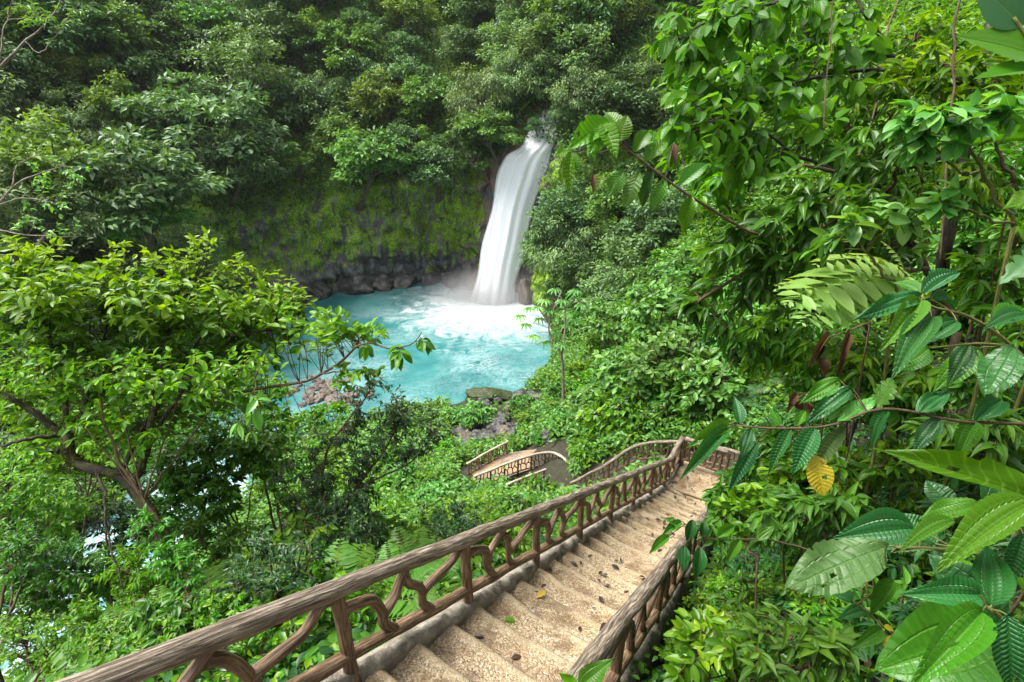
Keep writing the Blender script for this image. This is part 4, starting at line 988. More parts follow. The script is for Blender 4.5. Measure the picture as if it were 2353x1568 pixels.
PR = {
 'bright': [shrub_proto(41, 'ell', 'n_bright'), shrub_proto(42, 'ell', 'n_bright', h=1.3, rxy=.8, ntw=80)],
 'green': [shrub_proto(43, 'ell', 'n_green'), shrub_proto(44, 'lance', 'n_green', ntw=60, droop=.6)],
 'lance': [shrub_proto(45, 'lance', 'n_green', ntw=62, droop=.6, lean=(-.25, -.05, -.1)), shrub_proto(46, 'lance', 'n_bright', ntw=58, droop=.55)],
 'dark': [shrub_proto(47, 'smallD', 'n_dark', ntw=110, nleaf=12), shrub_proto(48, 'smallD', 'n_dark', h=1.5, rxy=.7, ntw=110, nleaf=12)],
 'pale': [shrub_proto(49, 'obov', 'n_pale', ntw=95, nleaf=8, droop=.1, spread=.7), shrub_proto(50, 'obov', 'n_pale', h=1.3, rxy=.85, ntw=110, nleaf=8, droop=.1, spread=.7)],
 'ribbed': [shrub_proto(51, 'lance', 'mel2', h=.8, rxy=.55, nst=5, ntw=26, nleaf=5, droop=.5), shrub_proto(52, 'lance', 'mel', h=.9, rxy=.6, nst=5, ntw=26, nleaf=5, droop=.5)],
 'small': [shrub_proto(53, 'small', 'n_bright', h=.8, rxy=.7, ntw=110, nleaf=12)],
 'fern': [fern_proto(54, 'fern'), fern_proto(55, 'fern', 9, 1.0, 24, .22)],
 'darkfern': [fern_proto(56, 'ferndark', 10, .9, 22, .28)],
 'cut': [fern_proto(57, 'n_cut', 7, .75, 9, .42, (.4, 1.1), L6F)],
 'palm': [palm_proto(58), palm_proto(59, nl=5, ln=.85)],
 'far': [shrub_proto(60, 'far', 'n_pale', h=1.2, rxy=1.0, ntw=80, nleaf=8, droop=.2), shrub_proto(61, 'far', 'n_bright', h=1.1, rxy=1.0, ntw=80, nleaf=8, droop=.2), shrub_proto(62, 'far', 'n_green', h=1.2, rxy=1.0, ntw=80, nleaf=8, droop=.3)],
}
CAT = {'fern': 'fern', 'darkfern': 'fern', 'cut': 'fern', 'palm': 'palm plant'}
NAME = {'fern': 'fern', 'darkfern': 'fern', 'cut': 'cut_leaf_fern', 'palm': 'fan_palm', 'ribbed': 'ribbed_leaf_plant', 'dark': 'dark_shrub', 'pale': 'pale_shrub'}
rng = np.random.default_rng(77)
def put_plant(kind, loc, scale, label, group=None, var=None, rz=None, tilt=(0, 0)):
    pr = PR[kind]; d = pr[int(rng.integers(0, len(pr))) if var is None else var % len(pr)]
    root = thing(NAME.get(kind, 'shrub'), label, CAT.get(kind, 'shrub'), tuple(loc), rng.uniform(0, 6.28) if rz is None else rz, group, scale)
    root.rotation_euler.x, root.rotation_euler.y = tilt
    for k, me in d.items(): link(k, me, root)
    return root
def at_ground(px, py, d=None):
    if d is not None:
        p = P(px, py, d); p[2] = gz(p[0], p[1]); return p
    return T(px, py)
# (kind, px, py, scale, label[, var[, depth]])   px,py on the photograph give where the plant's foot meets the slope
SL = [
 # below the stairs, valley side
 ('bright', 1010, 1290, .9, 'bright leafy shrub touching the main railing above its third post'), ('fern', 930, 1500, .8, 'light fern just outside the railing beside its nearest upright post', 0), ('fern', 690, 1545, .75, 'light fern under the railing in the nearest bay', 1),
 ('cut', 600, 1420, 1.0, 'pale fern on the slope left of the nearest railing post'), ('green', 800, 1380, .9, 'mid-green shrub behind the nearest railing post'), ('bright', 900, 1330, .9, 'bright shrub between the nearest two railing posts'),
 ('green', 1120, 1225, .7, 'mid-green shrub behind the middle of the main railing'), ('bright', 1200, 1190, .6, 'bright shrub beside the middle railing, below the lower landing'), ('far', 1000, 1180, 1.0, 'low pale shrub on the slope left of the lower landing', 0), ('far', 900, 1220, 1.1, 'bright low shrub on the slope below the dark twiggy shrub', 1),
 ('far', 1020, 1115, .8, 'bright shrub just left of the lower landing railings', 1), ('fern', 1085, 1140, 1.1, 'yellowish palm-like fern leaning at the left foot of the pale bent railing', 1), ('far', 985, 1060, 1.2, 'pale green shrub between the river and the short pale railing', 0), ('far', 1120, 1050, .45, 'small shrub in front of the short pale railing', 2),
 ('far', 1180, 1135, .42, 'low shrub hiding the handrail in front of the lowest landing', 0), ('far', 1262, 1140, .45, 'leafy clump below the curved end of the pale railing', 1), ('far', 1345, 1060, .75, 'bright shrub between the pale bent railing and the dark outer railing', 1), ('far', 1400, 990, 1.0, 'yellow-green shrub above the outer railing of the turn', 1),
 ('far', 1240, 1022, .55, 'low shrub behind the pale bent railing', 2), ('far', 1295, 995, 1.0, 'broad pale shrub above the lowest landing', 0), ('far', 1220, 985, 1.0, 'shrub on the shore edge right of the rubble', 1), ('far', 1370, 970, 1.5, 'pale spreading shrub above the bend of the pale railing', 0), ('far', 1460, 975, 1.1, 'bright shrub right behind the outer railing', 1),
 ('far', 1510, 975, 1.1, 'mid-green shrub behind the bend of the outer railing', 2), ('far', 1300, 930, 1.3, 'mid-green shrub at the right shore of the pool', 2), ('far', 1345, 890, 1.4, 'fresh shrub beside the slender whorled tree', 1),
 # right bank mid distance
 ('pale', 1450, 930, 2.6, 'pale round-leaved shrub in the middle of the right bank, lowest of the three', 0), ('pale', 1400, 810, 2.6, 'pale round-leaved shrub spilling towards the pool', 1), ('pale', 1510, 800, 2.9, 'largest pale round-leaved shrub on the right bank', 0), ('pale', 1540, 930, 2.4, 'pale round-leaved shrub above the landing', 1), ('pale', 1630, 960, 2.1, 'pale round-leaved shrub right of the landing corner', 0),
 ('pale', 1590, 700, 2.6, 'highest pale shrub under the overhanging lance-leaved branches', 1), ('pale', 1670, 840, 2.2, 'pale shrub shaded by the lance-leaved branches', 0), ('darkfern', 1760, 950, 1.6, 'dusky fern patch right of the pale shrubs'), ('darkfern', 1830, 900, 1.5, 'dusky fern above the brown dead leaves'),
 ('green', 1700, 760, 2.2, 'mid-green shrub behind the hanging mossy branches'), ('green', 1780, 700, 2.2, 'mid-green shrub on the slope under the pale cut fronds'), ('bright', 1850, 760, 2.0, 'bright shrub on the slope below the pale cut fronds'), ('lance', 1900, 600, 2.2, 'lance-leaved shrub high on the right slope'), ('lance', 2000, 520, 2.3, 'lance-leaved shrub at the top of the right slope'), ('bright', 2080, 430, 2.3, 'bright shrub on the crest left of the dark trunk'),
 ('green', 2180, 380, 2.3, 'mid-green shrub on the crest behind the dark trunk'), ('bright', 2280, 330, 2.2, 'bright shrub on the crest right of the dark trunk'), ('lance', 2330, 480, 1.8, 'lance-leaved shrub right of the dark trunk at the picture edge'), ('bright', 2250, 560, 1.7, 'bright shrub behind the lower dark trunk'), ('lance', 2140, 620, 1.8, 'lance-leaved shrub left of the lower dark trunk'),
 ('green', 2020, 740, 1.7, 'mid-green shrub between the cut fronds and the near ribbed plant'), ('lance', 1920, 860, 1.6, 'lance-leaved shrub left of the near ribbed plant'), ('lance', 2330, 640, 1.5, 'lance-leaved shrub at the right picture edge under the long frond'), ('bright', 2120, 820, 1.3, 'bright shrub under the near ribbed plant'), ('green', 2250, 760, 1.4, 'mid-green shrub right of the near ribbed plant'),
 ('ribbed', 1760, 1080, 1.7, 'ribbed plant on the bank right of the landing', 1), ('ribbed', 1850, 1020, 1.6, 'ribbed plant above the yellowed hanging leaf', 0), ('ribbed', 1960, 1000, 1.3, 'ribbed plant behind the leaning leafy branch', 1), ('ribbed', 2080, 980, 1.2, 'ribbed plant over the reddish leaf litter', 1), ('ribbed', 2200, 930, 1.1, 'dark ribbed plant at the right, above the long bright leaf', 1), ('ribbed', 2320, 880, 1.1, 'dark ribbed plant at the right picture edge above the long bright leaf', 1),
 ('ribbed', 1720, 1180, 1.2, 'bright ribbed plant beside the upper end of the jungle-side railing', 0), ('ribbed', 1800, 1150, 1.2, 'ribbed plant below the yellowed hanging leaf', 1), ('ribbed', 1760, 1260, .95, 'bright ribbed plant beside the middle of the jungle-side railing', 0), ('ribbed', 1880, 1200, .95, 'ribbed plant above the worn pale leaf', 0), ('ribbed', 1990, 1120, .95, 'ribbed plant left of the long bright leaf', 1), ('ribbed', 2080, 1180, .9, 'dark ribbed plant right of the worn pale leaf', 1),
 ('ribbed', 1690, 1350, .75, 'small bright ribbed plant in front of the mossy stump', 0), ('ribbed', 1800, 1350, .8, 'small ribbed plant left of the tip of the worn pale leaf', 1), ('fern', 1610, 1400, .40, 'small golden-green fern beside the mossy stump', 0), ('cut', 1700, 1420, .60, 'bright cut-leaved fern below the worn pale leaf', 0), ('cut', 1830, 1480, .60, 'bright cut-leaved fern at the bottom right of centre', 0), ('cut', 1780, 1390, .55, 'bright cut-leaved fern right under the worn leaf tip', 0),
 ('ribbed', 1600, 1480, .6, 'small glossy ribbed plant at the bottom beside the jungle-side railing', 0), ('ribbed', 1690, 1530, .6, 'glossy ribbed plant at the bottom edge, second right of the railing', 0), ('ribbed', 1800, 1560, .6, 'glossy ribbed plant at the bottom edge, third right of the railing', 1), ('ribbed', 1920, 1500, .65, 'dark ribbed plant at the bottom edge left of the huge quilted leaf', 1), ('ribbed', 1990, 1420, .7, 'dark ribbed plant under the worn pale leaf', 1), ('ribbed', 2060, 1560, .6, 'dark ribbed plant at the bottom edge below the huge quilted leaf', 1),
 ('bright', 1640, 1440, .42, 'tender bright shrub right of the railing near the bottom'), ('bright', 1740, 1480, .42, 'tender bright shrub among the cut-leaved ferns'), ('small', 1560, 1520, .40, 'tiny-leaved bright plant at the foot of the jungle-side railing'), ('small', 1680, 1250, .6, 'tiny-leaved bright plant right of the upper jungle-side railing'), ('small', 1720, 1110, .9, 'tiny-leaved pale plant behind the open railing corner'),
 ('green', 2180, 1130, .7, 'mid-green shrub under the long bright leaf'), ('green', 2300, 1250, .6, 'mid-green shrub behind the glossy near leaves'), ('lance', 2330, 1040, .8, 'lance-leaved shrub at the right picture edge behind the long bright leaf'), ('lance', 2120, 1300, .6, 'lance-leaved shrub behind the upright ribbed leaf'),
 # left side, valley
 ('bright', 480, 1340, 1.1, 'pale-leaved shrub on the slope under the dark fan palm'), ('palm', 520, 1255, 1.0, 'dark blue-green fan palm standing between river and railing', 0), ('palm', 640, 1370, .85, 'dark fan palm lower right of the big one', 1), ('green', 590, 1320, 1.1, 'broad-leaved shrub right below the dark fan palm'), ('dark', 760, 1330, 1.6, 'dark small-leaved shrub behind the nearest railing bay', 1), ('dark', 690, 1250, 1.5, 'dark small-leaved shrub right of the dark fan palm', 0),
 ('fern', 330, 1300, 1.2, 'bright arching fern below the mossy tree', 0), ('fern', 180, 1400, 1.2, 'bright arching fern at the left bottom', 1), ('fern', 420, 1240, 1.0, 'fern hanging beside the mossy trunk', 1), ('fern', 250, 1500, .9, 'arching fern at the bottom left above the railing end', 0), ('fern', 90, 1500, 1.0, 'arching fern in the bottom left corner', 1), ('fern', 450, 1440, .8, 'arching fern above the nearest railing bay', 0),
 ('small', 60, 1380, 1.4, 'tiny-leaved shrub at the left edge near the bottom'), ('small', 330, 1420, 1.3, 'tiny-leaved shrub among the left ferns'), ('dark', 120, 1290, 1.5, 'dark shrub at the left under the mossy tree', 0), ('small', 400, 1540, .8, 'tiny-leaved bright shrub at the bottom below the left ferns'), ('green', 20, 1200, 1.6, 'mid-green shrub at the left picture edge behind the mossy tree'), ('bright', 260, 1190, 1.5, 'bright shrub behind the mossy trunk'),
 ('far', 640, 1060, 1.6, 'bright bush at the river bend behind the dark twiggy shrub', 1), ('far', 760, 985, 1.6, 'yellow-green bush on the bank in front of the reddish stones', 1), ('far', 700, 1000, 1.4, 'pale bush on the bank left of the reddish stones', 0), ('far', 860, 1090, 1.4, 'pale bush on the bank below the pool outlet', 0), ('far', 800, 1140, 1.4, 'bright bush on the bank below the dark twiggy shrub', 1), ('far', 730, 1170, 1.2, 'mid-green bush on the bank right of the river', 2), ('far', 940, 1130, 1.1, 'mid-green bush left of the lower landing', 2), ('far', 870, 1160, 1.1, 'bright bush on the slope between the palm and the lower landing', 1),
 ('far', 20, 960, 2.0, 'mid-green bush across the river at the left edge', 2), ('far', 140, 900, 2.0, 'bright bush across the river behind the mossy tree', 1), ('far', 260, 850, 2.1, 'pale bush across the river below the left bank trees', 0), ('far', 390, 830, 2.0, 'bright bush across the river near the pool outlet', 1), ('far', 100, 1060, 1.7, 'pale bush on the far river bank behind the mossy limb', 0), ('far', 480, 770, 1.9, 'mid-green bush on the far bank at the head of the river', 2),
]
for it in SL:
    kind, px, py, scl, lab = it[:5]; var = it[5] if len(it) > 5 else None
    q = at_ground(px, py)
    if q is None: print('no ground', lab); continue
    # keep plants off the stairs
    rl = q[:2] - A0[:2]; s_, w_ = rl @ DH[:2], rl @ LAT[:2]
    if -3.5 < s_ < 12.8 and -.4 < w_ < WST + .55:
        q[:2] += LAT[:2] * ((WST + .75 - w_) if w_ > .5 else (-.55 - w_)); q[2] = gz(q[0], q[1])
    put_plant(kind, q, scl, lab, 'plants on the slopes', var)

def populate(n, kinds, regs, scl, label, group, seed, sink=0.0):
    rg = np.random.default_rng(seed); k = 0; tries = 0
    while k < n and tries < n * 12:
        tries += 1; x0, y0, x1, y1 = regs[int(rg.integers(0, len(regs)))]
        px_, py_ = rg.uniform(x0, x1), rg.uniform(y0, y1)
        if 1030 < px_ < 1345 and 1015 < py_ < 1165: continue
        if 1310 < px_ < 1640 and 1000 < py_ < 1130: continue
        q = T(px_, py_)
        if q is None or q[2] < .25: continue
        rl = q[:2] - A0[:2]; s_, w_ = rl @ DH[:2], rl @ LAT[:2]
        if -3.5 < s_ < 13.2 and -1.05 < w_ < WST + .5: continue
        if abs(q[0]) < 3 and abs(q[1] - 19.6) < 1.9: continue
        q[2] -= sink; put_plant(kinds[k % len(kinds)], q, rg.uniform(*scl), label, group); k += 1
populate(70, ['ribbed'], [(1560, 1050, 2353, 1568), (1700, 900, 2353, 1300)], (.55, 1.0), 'one of the many ribbed lance-leaved plants crowding the bank right of the stairs', 'ribbed plants crowding the bank', 201)
populate(60, ['small', 'bright'], [(1560, 1150, 2000, 1568)], (.3, .55), 'one of the tender small-leaved plants between the ribbed plants right of the railing', 'tender plants beside the jungle-side railing', 202)
populate(60, ['fern'], [(0, 1150, 700, 1568), (500, 1300, 1100, 1568)], (.8, 1.4), 'one of the arching bright ferns on the slope below the main railing', 'ferns below the main railing', 203)
populate(60, ['small', 'green', 'bright', 'small', 'dark'], [(0, 1000, 700, 1568), (600, 1150, 1200, 1560)], (.55, 1.0), 'one of the leafy shrubs crowding the slope on the valley side of the main railing', 'shrubs crowding the valley slope', 204)
populate(60, ['far'], [(560, 940, 1560, 1120), (1300, 600, 1700, 1000)], (.8, 1.5), 'one of the pale leafy bushes covering the middle slope above the pool', 'bushes on the middle slope', 205)
populate(50, ['green', 'lance', 'bright', 'pale'], [(1600, 250, 2353, 900)], (1.0, 1.9), 'one of the leafy shrubs filling the steep slope behind the overhanging boughs', 'shrubs behind the overhanging boughs', 206)

# ------------------------------------------------------------------ low ground cover everywhere on the slopes
def cover(n, seed, leafkey, tm, L, W, hmax, label, dmin, dmax, cl=6, power=1.2, name='ground_cover'):
    rg = np.random.default_rng(seed); xr, yr = ((-14, 15), (-2, 16)) if dmax < 16 else ((-46, 40), (-2, 60)); xy = np.stack([rg.uniform(*xr, n * 9), rg.uniform(*yr, n * 9)], 1)
    z = ground(xy[:, 0], xy[:, 1]); v = np.stack([xy[:, 0], xy[:, 1], z], 1) - CAM
    d = v @ FW; px = CX + F * (v @ RX) / np.maximum(d, .1); py = CY - F * (v @ UP) / np.maximum(d, .1)
    e = np.sqrt(((xy[:, 0] + 9.5) / 13.6) ** 2 + ((xy[:, 1] - 50.0) / 14.0) ** 2)
    rel = xy - A0[:2]; s_ = rel @ DH[:2]; w_ = rel @ LAT[:2]
    ok = (d > dmin) & (d < dmax) & (px > -200) & (px < 2560) & (py > -200) & (py < 1800) & (z > .15) & ~((s_ > -3.5) & (s_ < 13) & (w_ > -.2) & (w_ < WST + .25))
    ok &= ~((px > 1030) & (px < 1265) & (py > 900) & (py < 1030) & (z < 2.6) & (rg.random(len(xy)) < .96))
    cl_ = np.array([noise.noise(Vector((a * .55, b_ * .55, seed))) if o_ else 0 for (a, b_), o_ in zip(xy, ok)]); ok &= rg.random(len(xy)) < np.clip(.55 + cl_ * 1.3, .08, 1)
    ok &= ~((px > 1050) & (px < 1315) & (py > 1020) & (py < 1135) & (d < 29))
    r2 = np.array([P(*c5(a_, b_), d_) for a_, b_, d_ in R2PX]); dr2 = np.sqrt(((xy[:, None] - catmull(r2, 30)[None, :, :2]) ** 2).sum(-1)).min(1); ok &= dr2 > 1.5
    lowpath = (np.abs(xy[:, 0] - 0) < 2.6) & (np.abs(xy[:, 1] - 19.8) < 1.6); ok &= ~lowpath
    pr = np.where(ok, 1 / np.maximum(d, 1) ** power, 0); pr /= pr.max(); ok &= rg.random(len(xy)) < pr
    idx = np.where(ok)[0][:n]; q = np.stack([xy[idx, 0], xy[idx, 1], z[idx]], 1)
    N = len(q); h = rg.uniform(.02, 1, N) * hmax
    pos = (q[:, None] + rg.normal(size=(N, cl, 3)) * [.14, .14, .05] + np.array([0, 0, 1]) * h[:, None, None]).reshape(-1, 3)
    K = len(pos); dd = rg.normal(size=(K, 3)); dd[:, 2] = dd[:, 2] * .3 - .2; nn = np.array([0, 0, 1.0]) + rg.normal(size=(K, 3)) * .4
    sc_ = np.repeat(1 + np.clip((d[idx] - 6) / 20, 0, 1.2), cl); lk = L * sc_ * rg.uniform(.5, 1.2, K)
    b = MB(); b.leaves(tm, pos, dd, nn, lk, lk * W, np.clip(np.repeat(rg.uniform(.2, .75, N), cl) + rg.normal(size=K) * .15, 0, 1))
    print(name, N); return tag(b.build(name, M[leafkey]), label, None, None, 'stuff')
cover(6500, 91, 'n_green', L6, .12, .5, .34, 'mid-green low leaves covering the near slopes', 1.5, 15, 6, 1.0)
cover(3600, 92, 'n_bright', L6, .11, .5, .45, 'bright low leaves covering the near slopes', 1.5, 15, 6, 1.0)
cover(8000, 93, 'n_dark', L6, .14, .5, .26, 'dark low leaves close to the soil', 1.5, 15, 6, 1.0)
cover(42000, 95, 'n_green', CARD, .15, .55, .9, 'mid-green low leaves covering the farther slopes', 13, 60, 5, .5)
cover(14000, 96, 'n_bright', CARD, .14, .55, 1.2, 'bright low leaves covering the farther slopes', 13, 60, 5, .5)
cover(30000, 97, 'n_pale', CARD, .15, .5, 1.0, 'pale low leaves covering the farther slopes', 13, 60, 5, .5)
cover(4500, 94, 'dead', L6, .10, .5, .06, 'brown fallen leaves on the soil', 1.2, 14, 3, 1.6, 'leaf_litter')

# ------------------------------------------------------------------ near trees and plants that lean into the view
def world_pts(pts): return np.array([P(*q) for q in pts])
def to_ground(base):
    # the foot from which a plant whose first drawn point is above the soil rises
    q = np.array(base, float); rl = q[:2] - A0[:2]; s_, w_ = rl @ DH[:2], rl @ LAT[:2]
    if -4 < s_ < 13.2 and -.45 < w_ < WST + .4: q[:2] += LAT[:2] * ((WST + .5 - w_) if w_ > .5 else (-.6 - w_))
    q[2] = gz(q[0], q[1]) - .15; return q if base[2] - q[2] > .3 else None
def region_targets(rg, regs):
    out = []
    for (px, py, d, rx, ry, rd, n) in regs:
        u = nrm(rg.normal(size=(n, 3))) * rg.uniform(.3, 1, (n, 1)) ** .5
        out += [P(px + a * rx, py + b_ * ry, d + c * rd) for a, b_, c in u]
    return out
def near_plant(name, label, cat, limbs, groups, wood='stem', leaf='n_green', seed=0, group=None, rough=0.0, wname='branch', lname='foliage', sides=8, wob=.03):
    """limbs: (points, r0, r1[, wood]);  groups: (regions, style, kwargs)"""
    pl = Plant(seed); 
    base = P(*limbs[0][0][0]); root = thing(name, label, cat, tuple(base), 0, group)
    ft = None if (cat == 'vine' or name in ('hanging_twig', 'leafy_branch', 'dry_branch')) else to_ground(base)
    if ft is not None:
        n1 = nrm(world_pts(limbs[0][0])[1] - base); hgt = base[2] - ft[2]
        pl.limb([ft - base, (ft - base) * .5 - n1 * .12 * hgt, np.zeros(3)], limbs[0][1] * (.6 if name == 'leafy_spray' else 1.15), limbs[0][1] * (.5 if name == 'leafy_spray' else 1), 12, sides, rough)
        pl.P.pop(); pl.Rr.pop()
    for lm in limbs: pl.limb(world_pts(lm[0]) - base, lm[1], lm[2], 26, sides, rough, wob)
    for regs, sty, kw in groups:
        tg = [t - base for t in region_targets(pl.rng, regs)]; pl.twigs(tg, STY[sty], **kw)
    pl.finish(root, wood, leaf, wname, lname); return root, base
# --- the mossy forked tree on the left
mt_root, mt_base = near_plant('mossy_tree', 'mossy forked tree with crooked limbs under the yellow-green canopy on the left', 'tree',
 [([(520, 1500, 5.6), (455, 1390, 5.8), (400, 1290, 6.0), (345, 1180, 6.2), (300, 1110, 6.3), (215, 1078, 6.3), (168, 1055, 6.3), (152, 1000, 6.3)], .085, .055),
  ([(305, 1115, 6.3), (335, 1040, 6.4), (362, 890, 6.6), (392, 750, 6.8), (440, 660, 7.0)], .052, .016),
  ([(325, 1090, 6.35), (350, 1010, 6.5), (412, 905, 6.7), (480, 830, 7.0), (580, 740, 7.3)], .038, .012), ([(275, 1100, 6.3), (320, 1000, 6.7), (400, 860, 7.1), (520, 700, 7.4)], .034, .010),
  ([(155, 1010, 6.3), (142, 900, 6.3), (112, 760, 6.4), (85, 660, 6.5)], .038, .012), ([(150, 1000, 6.3), (80, 950, 6.2), (0, 895, 6.1), (-90, 840, 6.0)], .04, .02),
  ([(160, 1020, 6.3), (185, 960, 6.5), (230, 820, 6.9), (260, 680, 7.0)], .03, .01), ([(220, 1080, 6.3), (240, 1140, 6.1), (250, 1240, 6.0), (285, 1350, 5.9)], .02, .008),
  ([(150, 1000, 6.3), (60, 1010, 6.0), (-20, 1030, 5.9)], .03, .012), ([(392, 750, 6.8), (520, 770, 6.9), (620, 760, 7.0), (690, 730, 7.0)], .02, .008)],
 [([(60, 670, 6.2, 130, 80, .9, 54), (200, 680, 6.6, 130, 80, 1.0, 54), (330, 690, 6.9, 120, 80, 1.0, 50), (460, 680, 7.0, 120, 80, 1.0, 50), (575, 710, 7.1, 95, 62, .8, 40), (640, 730, 7.1, 60, 50, .5, 20)], 'ell', dict(nleaf=8, lsc=1.15, droop=.35, tint=.62)),
  ([(30, 575, 6.2, 60, 40, .4, 14), (140, 590, 6.4, 50, 35, .4, 12), (250, 575, 6.7, 45, 30, .4, 10), (370, 600, 6.9, 50, 40, .4, 12), (460, 565, 7.0, 30, 55, .3, 10), (545, 600, 7.1, 50, 40, .3, 12), (640, 650, 7.1, 50, 30, .3, 10), (680, 690, 7.1, 40, 25, .3, 8)], 'ell', dict(nleaf=7, lsc=.85, droop=.1, up=.5, tint=.9)),
  ([(60, 770, 6.6, 130, 100, .9, 70), (250, 780, 7.2, 150, 100, .9, 80), (450, 780, 7.3, 140, 90, .9, 75), (600, 790, 7.2, 90, 70, .6, 40)], 'ell', dict(nleaf=8, droop=.45, tint=.35)),
  ([(80, 930, 7.2, 140, 90, .9, 40), (300, 930, 7.8, 140, 90, .9, 40), (480, 920, 7.8, 120, 90, .8, 40)], 'ell', dict(nleaf=7, droop=.5, tint=.4))],
 'mossbark', 'n_bright', 101, rough=.25, wname='limb')
rg = np.random.default_rng(7); b = MB()
for pts, r0, r1, k in [([(455, 1390, 5.8), (400, 1290, 6.0), (345, 1180, 6.2), (300, 1110, 6.3), (215, 1078, 6.3), (168, 1055, 6.3), (152, 1000, 6.3)], .09, .06, 2600), ([(305, 1115, 6.3), (335, 1040, 6.4), (362, 890, 6.6), (392, 750, 6.8)], .05, .025, 700), ([(155, 1010, 6.3), (142, 900, 6.3), (112, 760, 6.4)], .038, .02, 400), ([(150, 1000, 6.3), (80, 950, 6.2), (0, 895, 6.1)], .04, .025, 500)]:
    c = catmull(world_pts(pts), 200) - mt_base; i = rg.integers(0, 200, k); d_ = nrm(rg.normal(size=(k, 3))); rr_ = (r0 + (r1 - r0) * i / 200)
    m_ = np.array([noise.noise(Vector(tuple(c[q] * 5 + d_[j] * .5))) for j, q in enumerate(i)]) > -.12; i = i[m_]; d_ = d_[m_]; rr_ = rr_[m_]; k = len(i)
    b.leaves(CARD, c[i] + d_ * rr_[:, None] * 1.0, d_ + rg.normal(size=(k, 3)) * .6 - [0, 0, .5], rg.normal(size=(k, 3)), rg.uniform(.02, .055, k), .014, rg.uniform(0, 1, k))
b.build('moss', M['moss'], mt_root)
near_plant('leafy_branch', 'slim branch with drooping dark leaves reaching over the turquoise pool', 'branch',
 [([(560, 900, 7.0), (680, 880, 6.7), (740, 860, 6.5), (800, 815, 6.3), (835, 790, 6.2), (890, 800, 6.0), (945, 790, 5.9), (968, 765, 5.85)], .022, .005), ([(740, 860, 6.5), (830, 850, 6.4), (890, 880, 6.3)], .01, .004)],
 [([(700, 740, 6.6, 70, 40, .4, 14), (770, 745, 6.5, 60, 35, .4, 13), (850, 765, 6.3, 40, 30, .3, 9)], 'ell', dict(nleaf=6, lsc=1.1, tint=.6)), ([(930, 815, 5.9, 30, 30, .2, 4), (965, 790, 5.85, 15, 20, .1, 2), (845, 800, 6.1, 15, 20, .2, 2)], 'ell', dict(nleaf=3, lsc=1.2, droop=1.0, tint=.3)), ([(820, 870, 6.4, 70, 40, .3, 9)], 'ell', dict(nleaf=5, tint=.6))],
 'stem', 'n_bright', 102)
near_plant('dark_shrub', 'dark small-leaved twiggy shrub standing against the pool and its stony bar', 'shrub',
 [([(730, 1330, 8.0), (770, 1220, 8.0), (820, 1120, 8.0), (880, 1040, 8.0), (920, 960, 8.0)], .04, .010), ([(770, 1220, 8.0), (740, 1120, 8.0), (760, 1020, 8.1), (830, 930, 8.1), (860, 880, 8.1)], .03, .008), ([(820, 1120, 8.0), (930, 1070, 7.9), (1000, 1000, 7.9)], .02, .006), ([(770, 1220, 8.0), (690, 1160, 8.1), (640, 1080, 8.2)], .02, .006)],
 [([(860, 930, 8.0, 85, 75, .6, 44), (950, 985, 8.0, 75, 70, .5, 44), (860, 1020, 8.0, 100, 70, .6, 46), (760, 1060, 8.0, 100, 80, .6, 46), (680, 1110, 8.1, 90, 80, .6, 36), (800, 1150, 8.0, 110, 60, .6, 34)], 'smallD', dict(nleaf=10, lsc=1.05, droop=.4))],
 'stem', 'n_dark', 103)
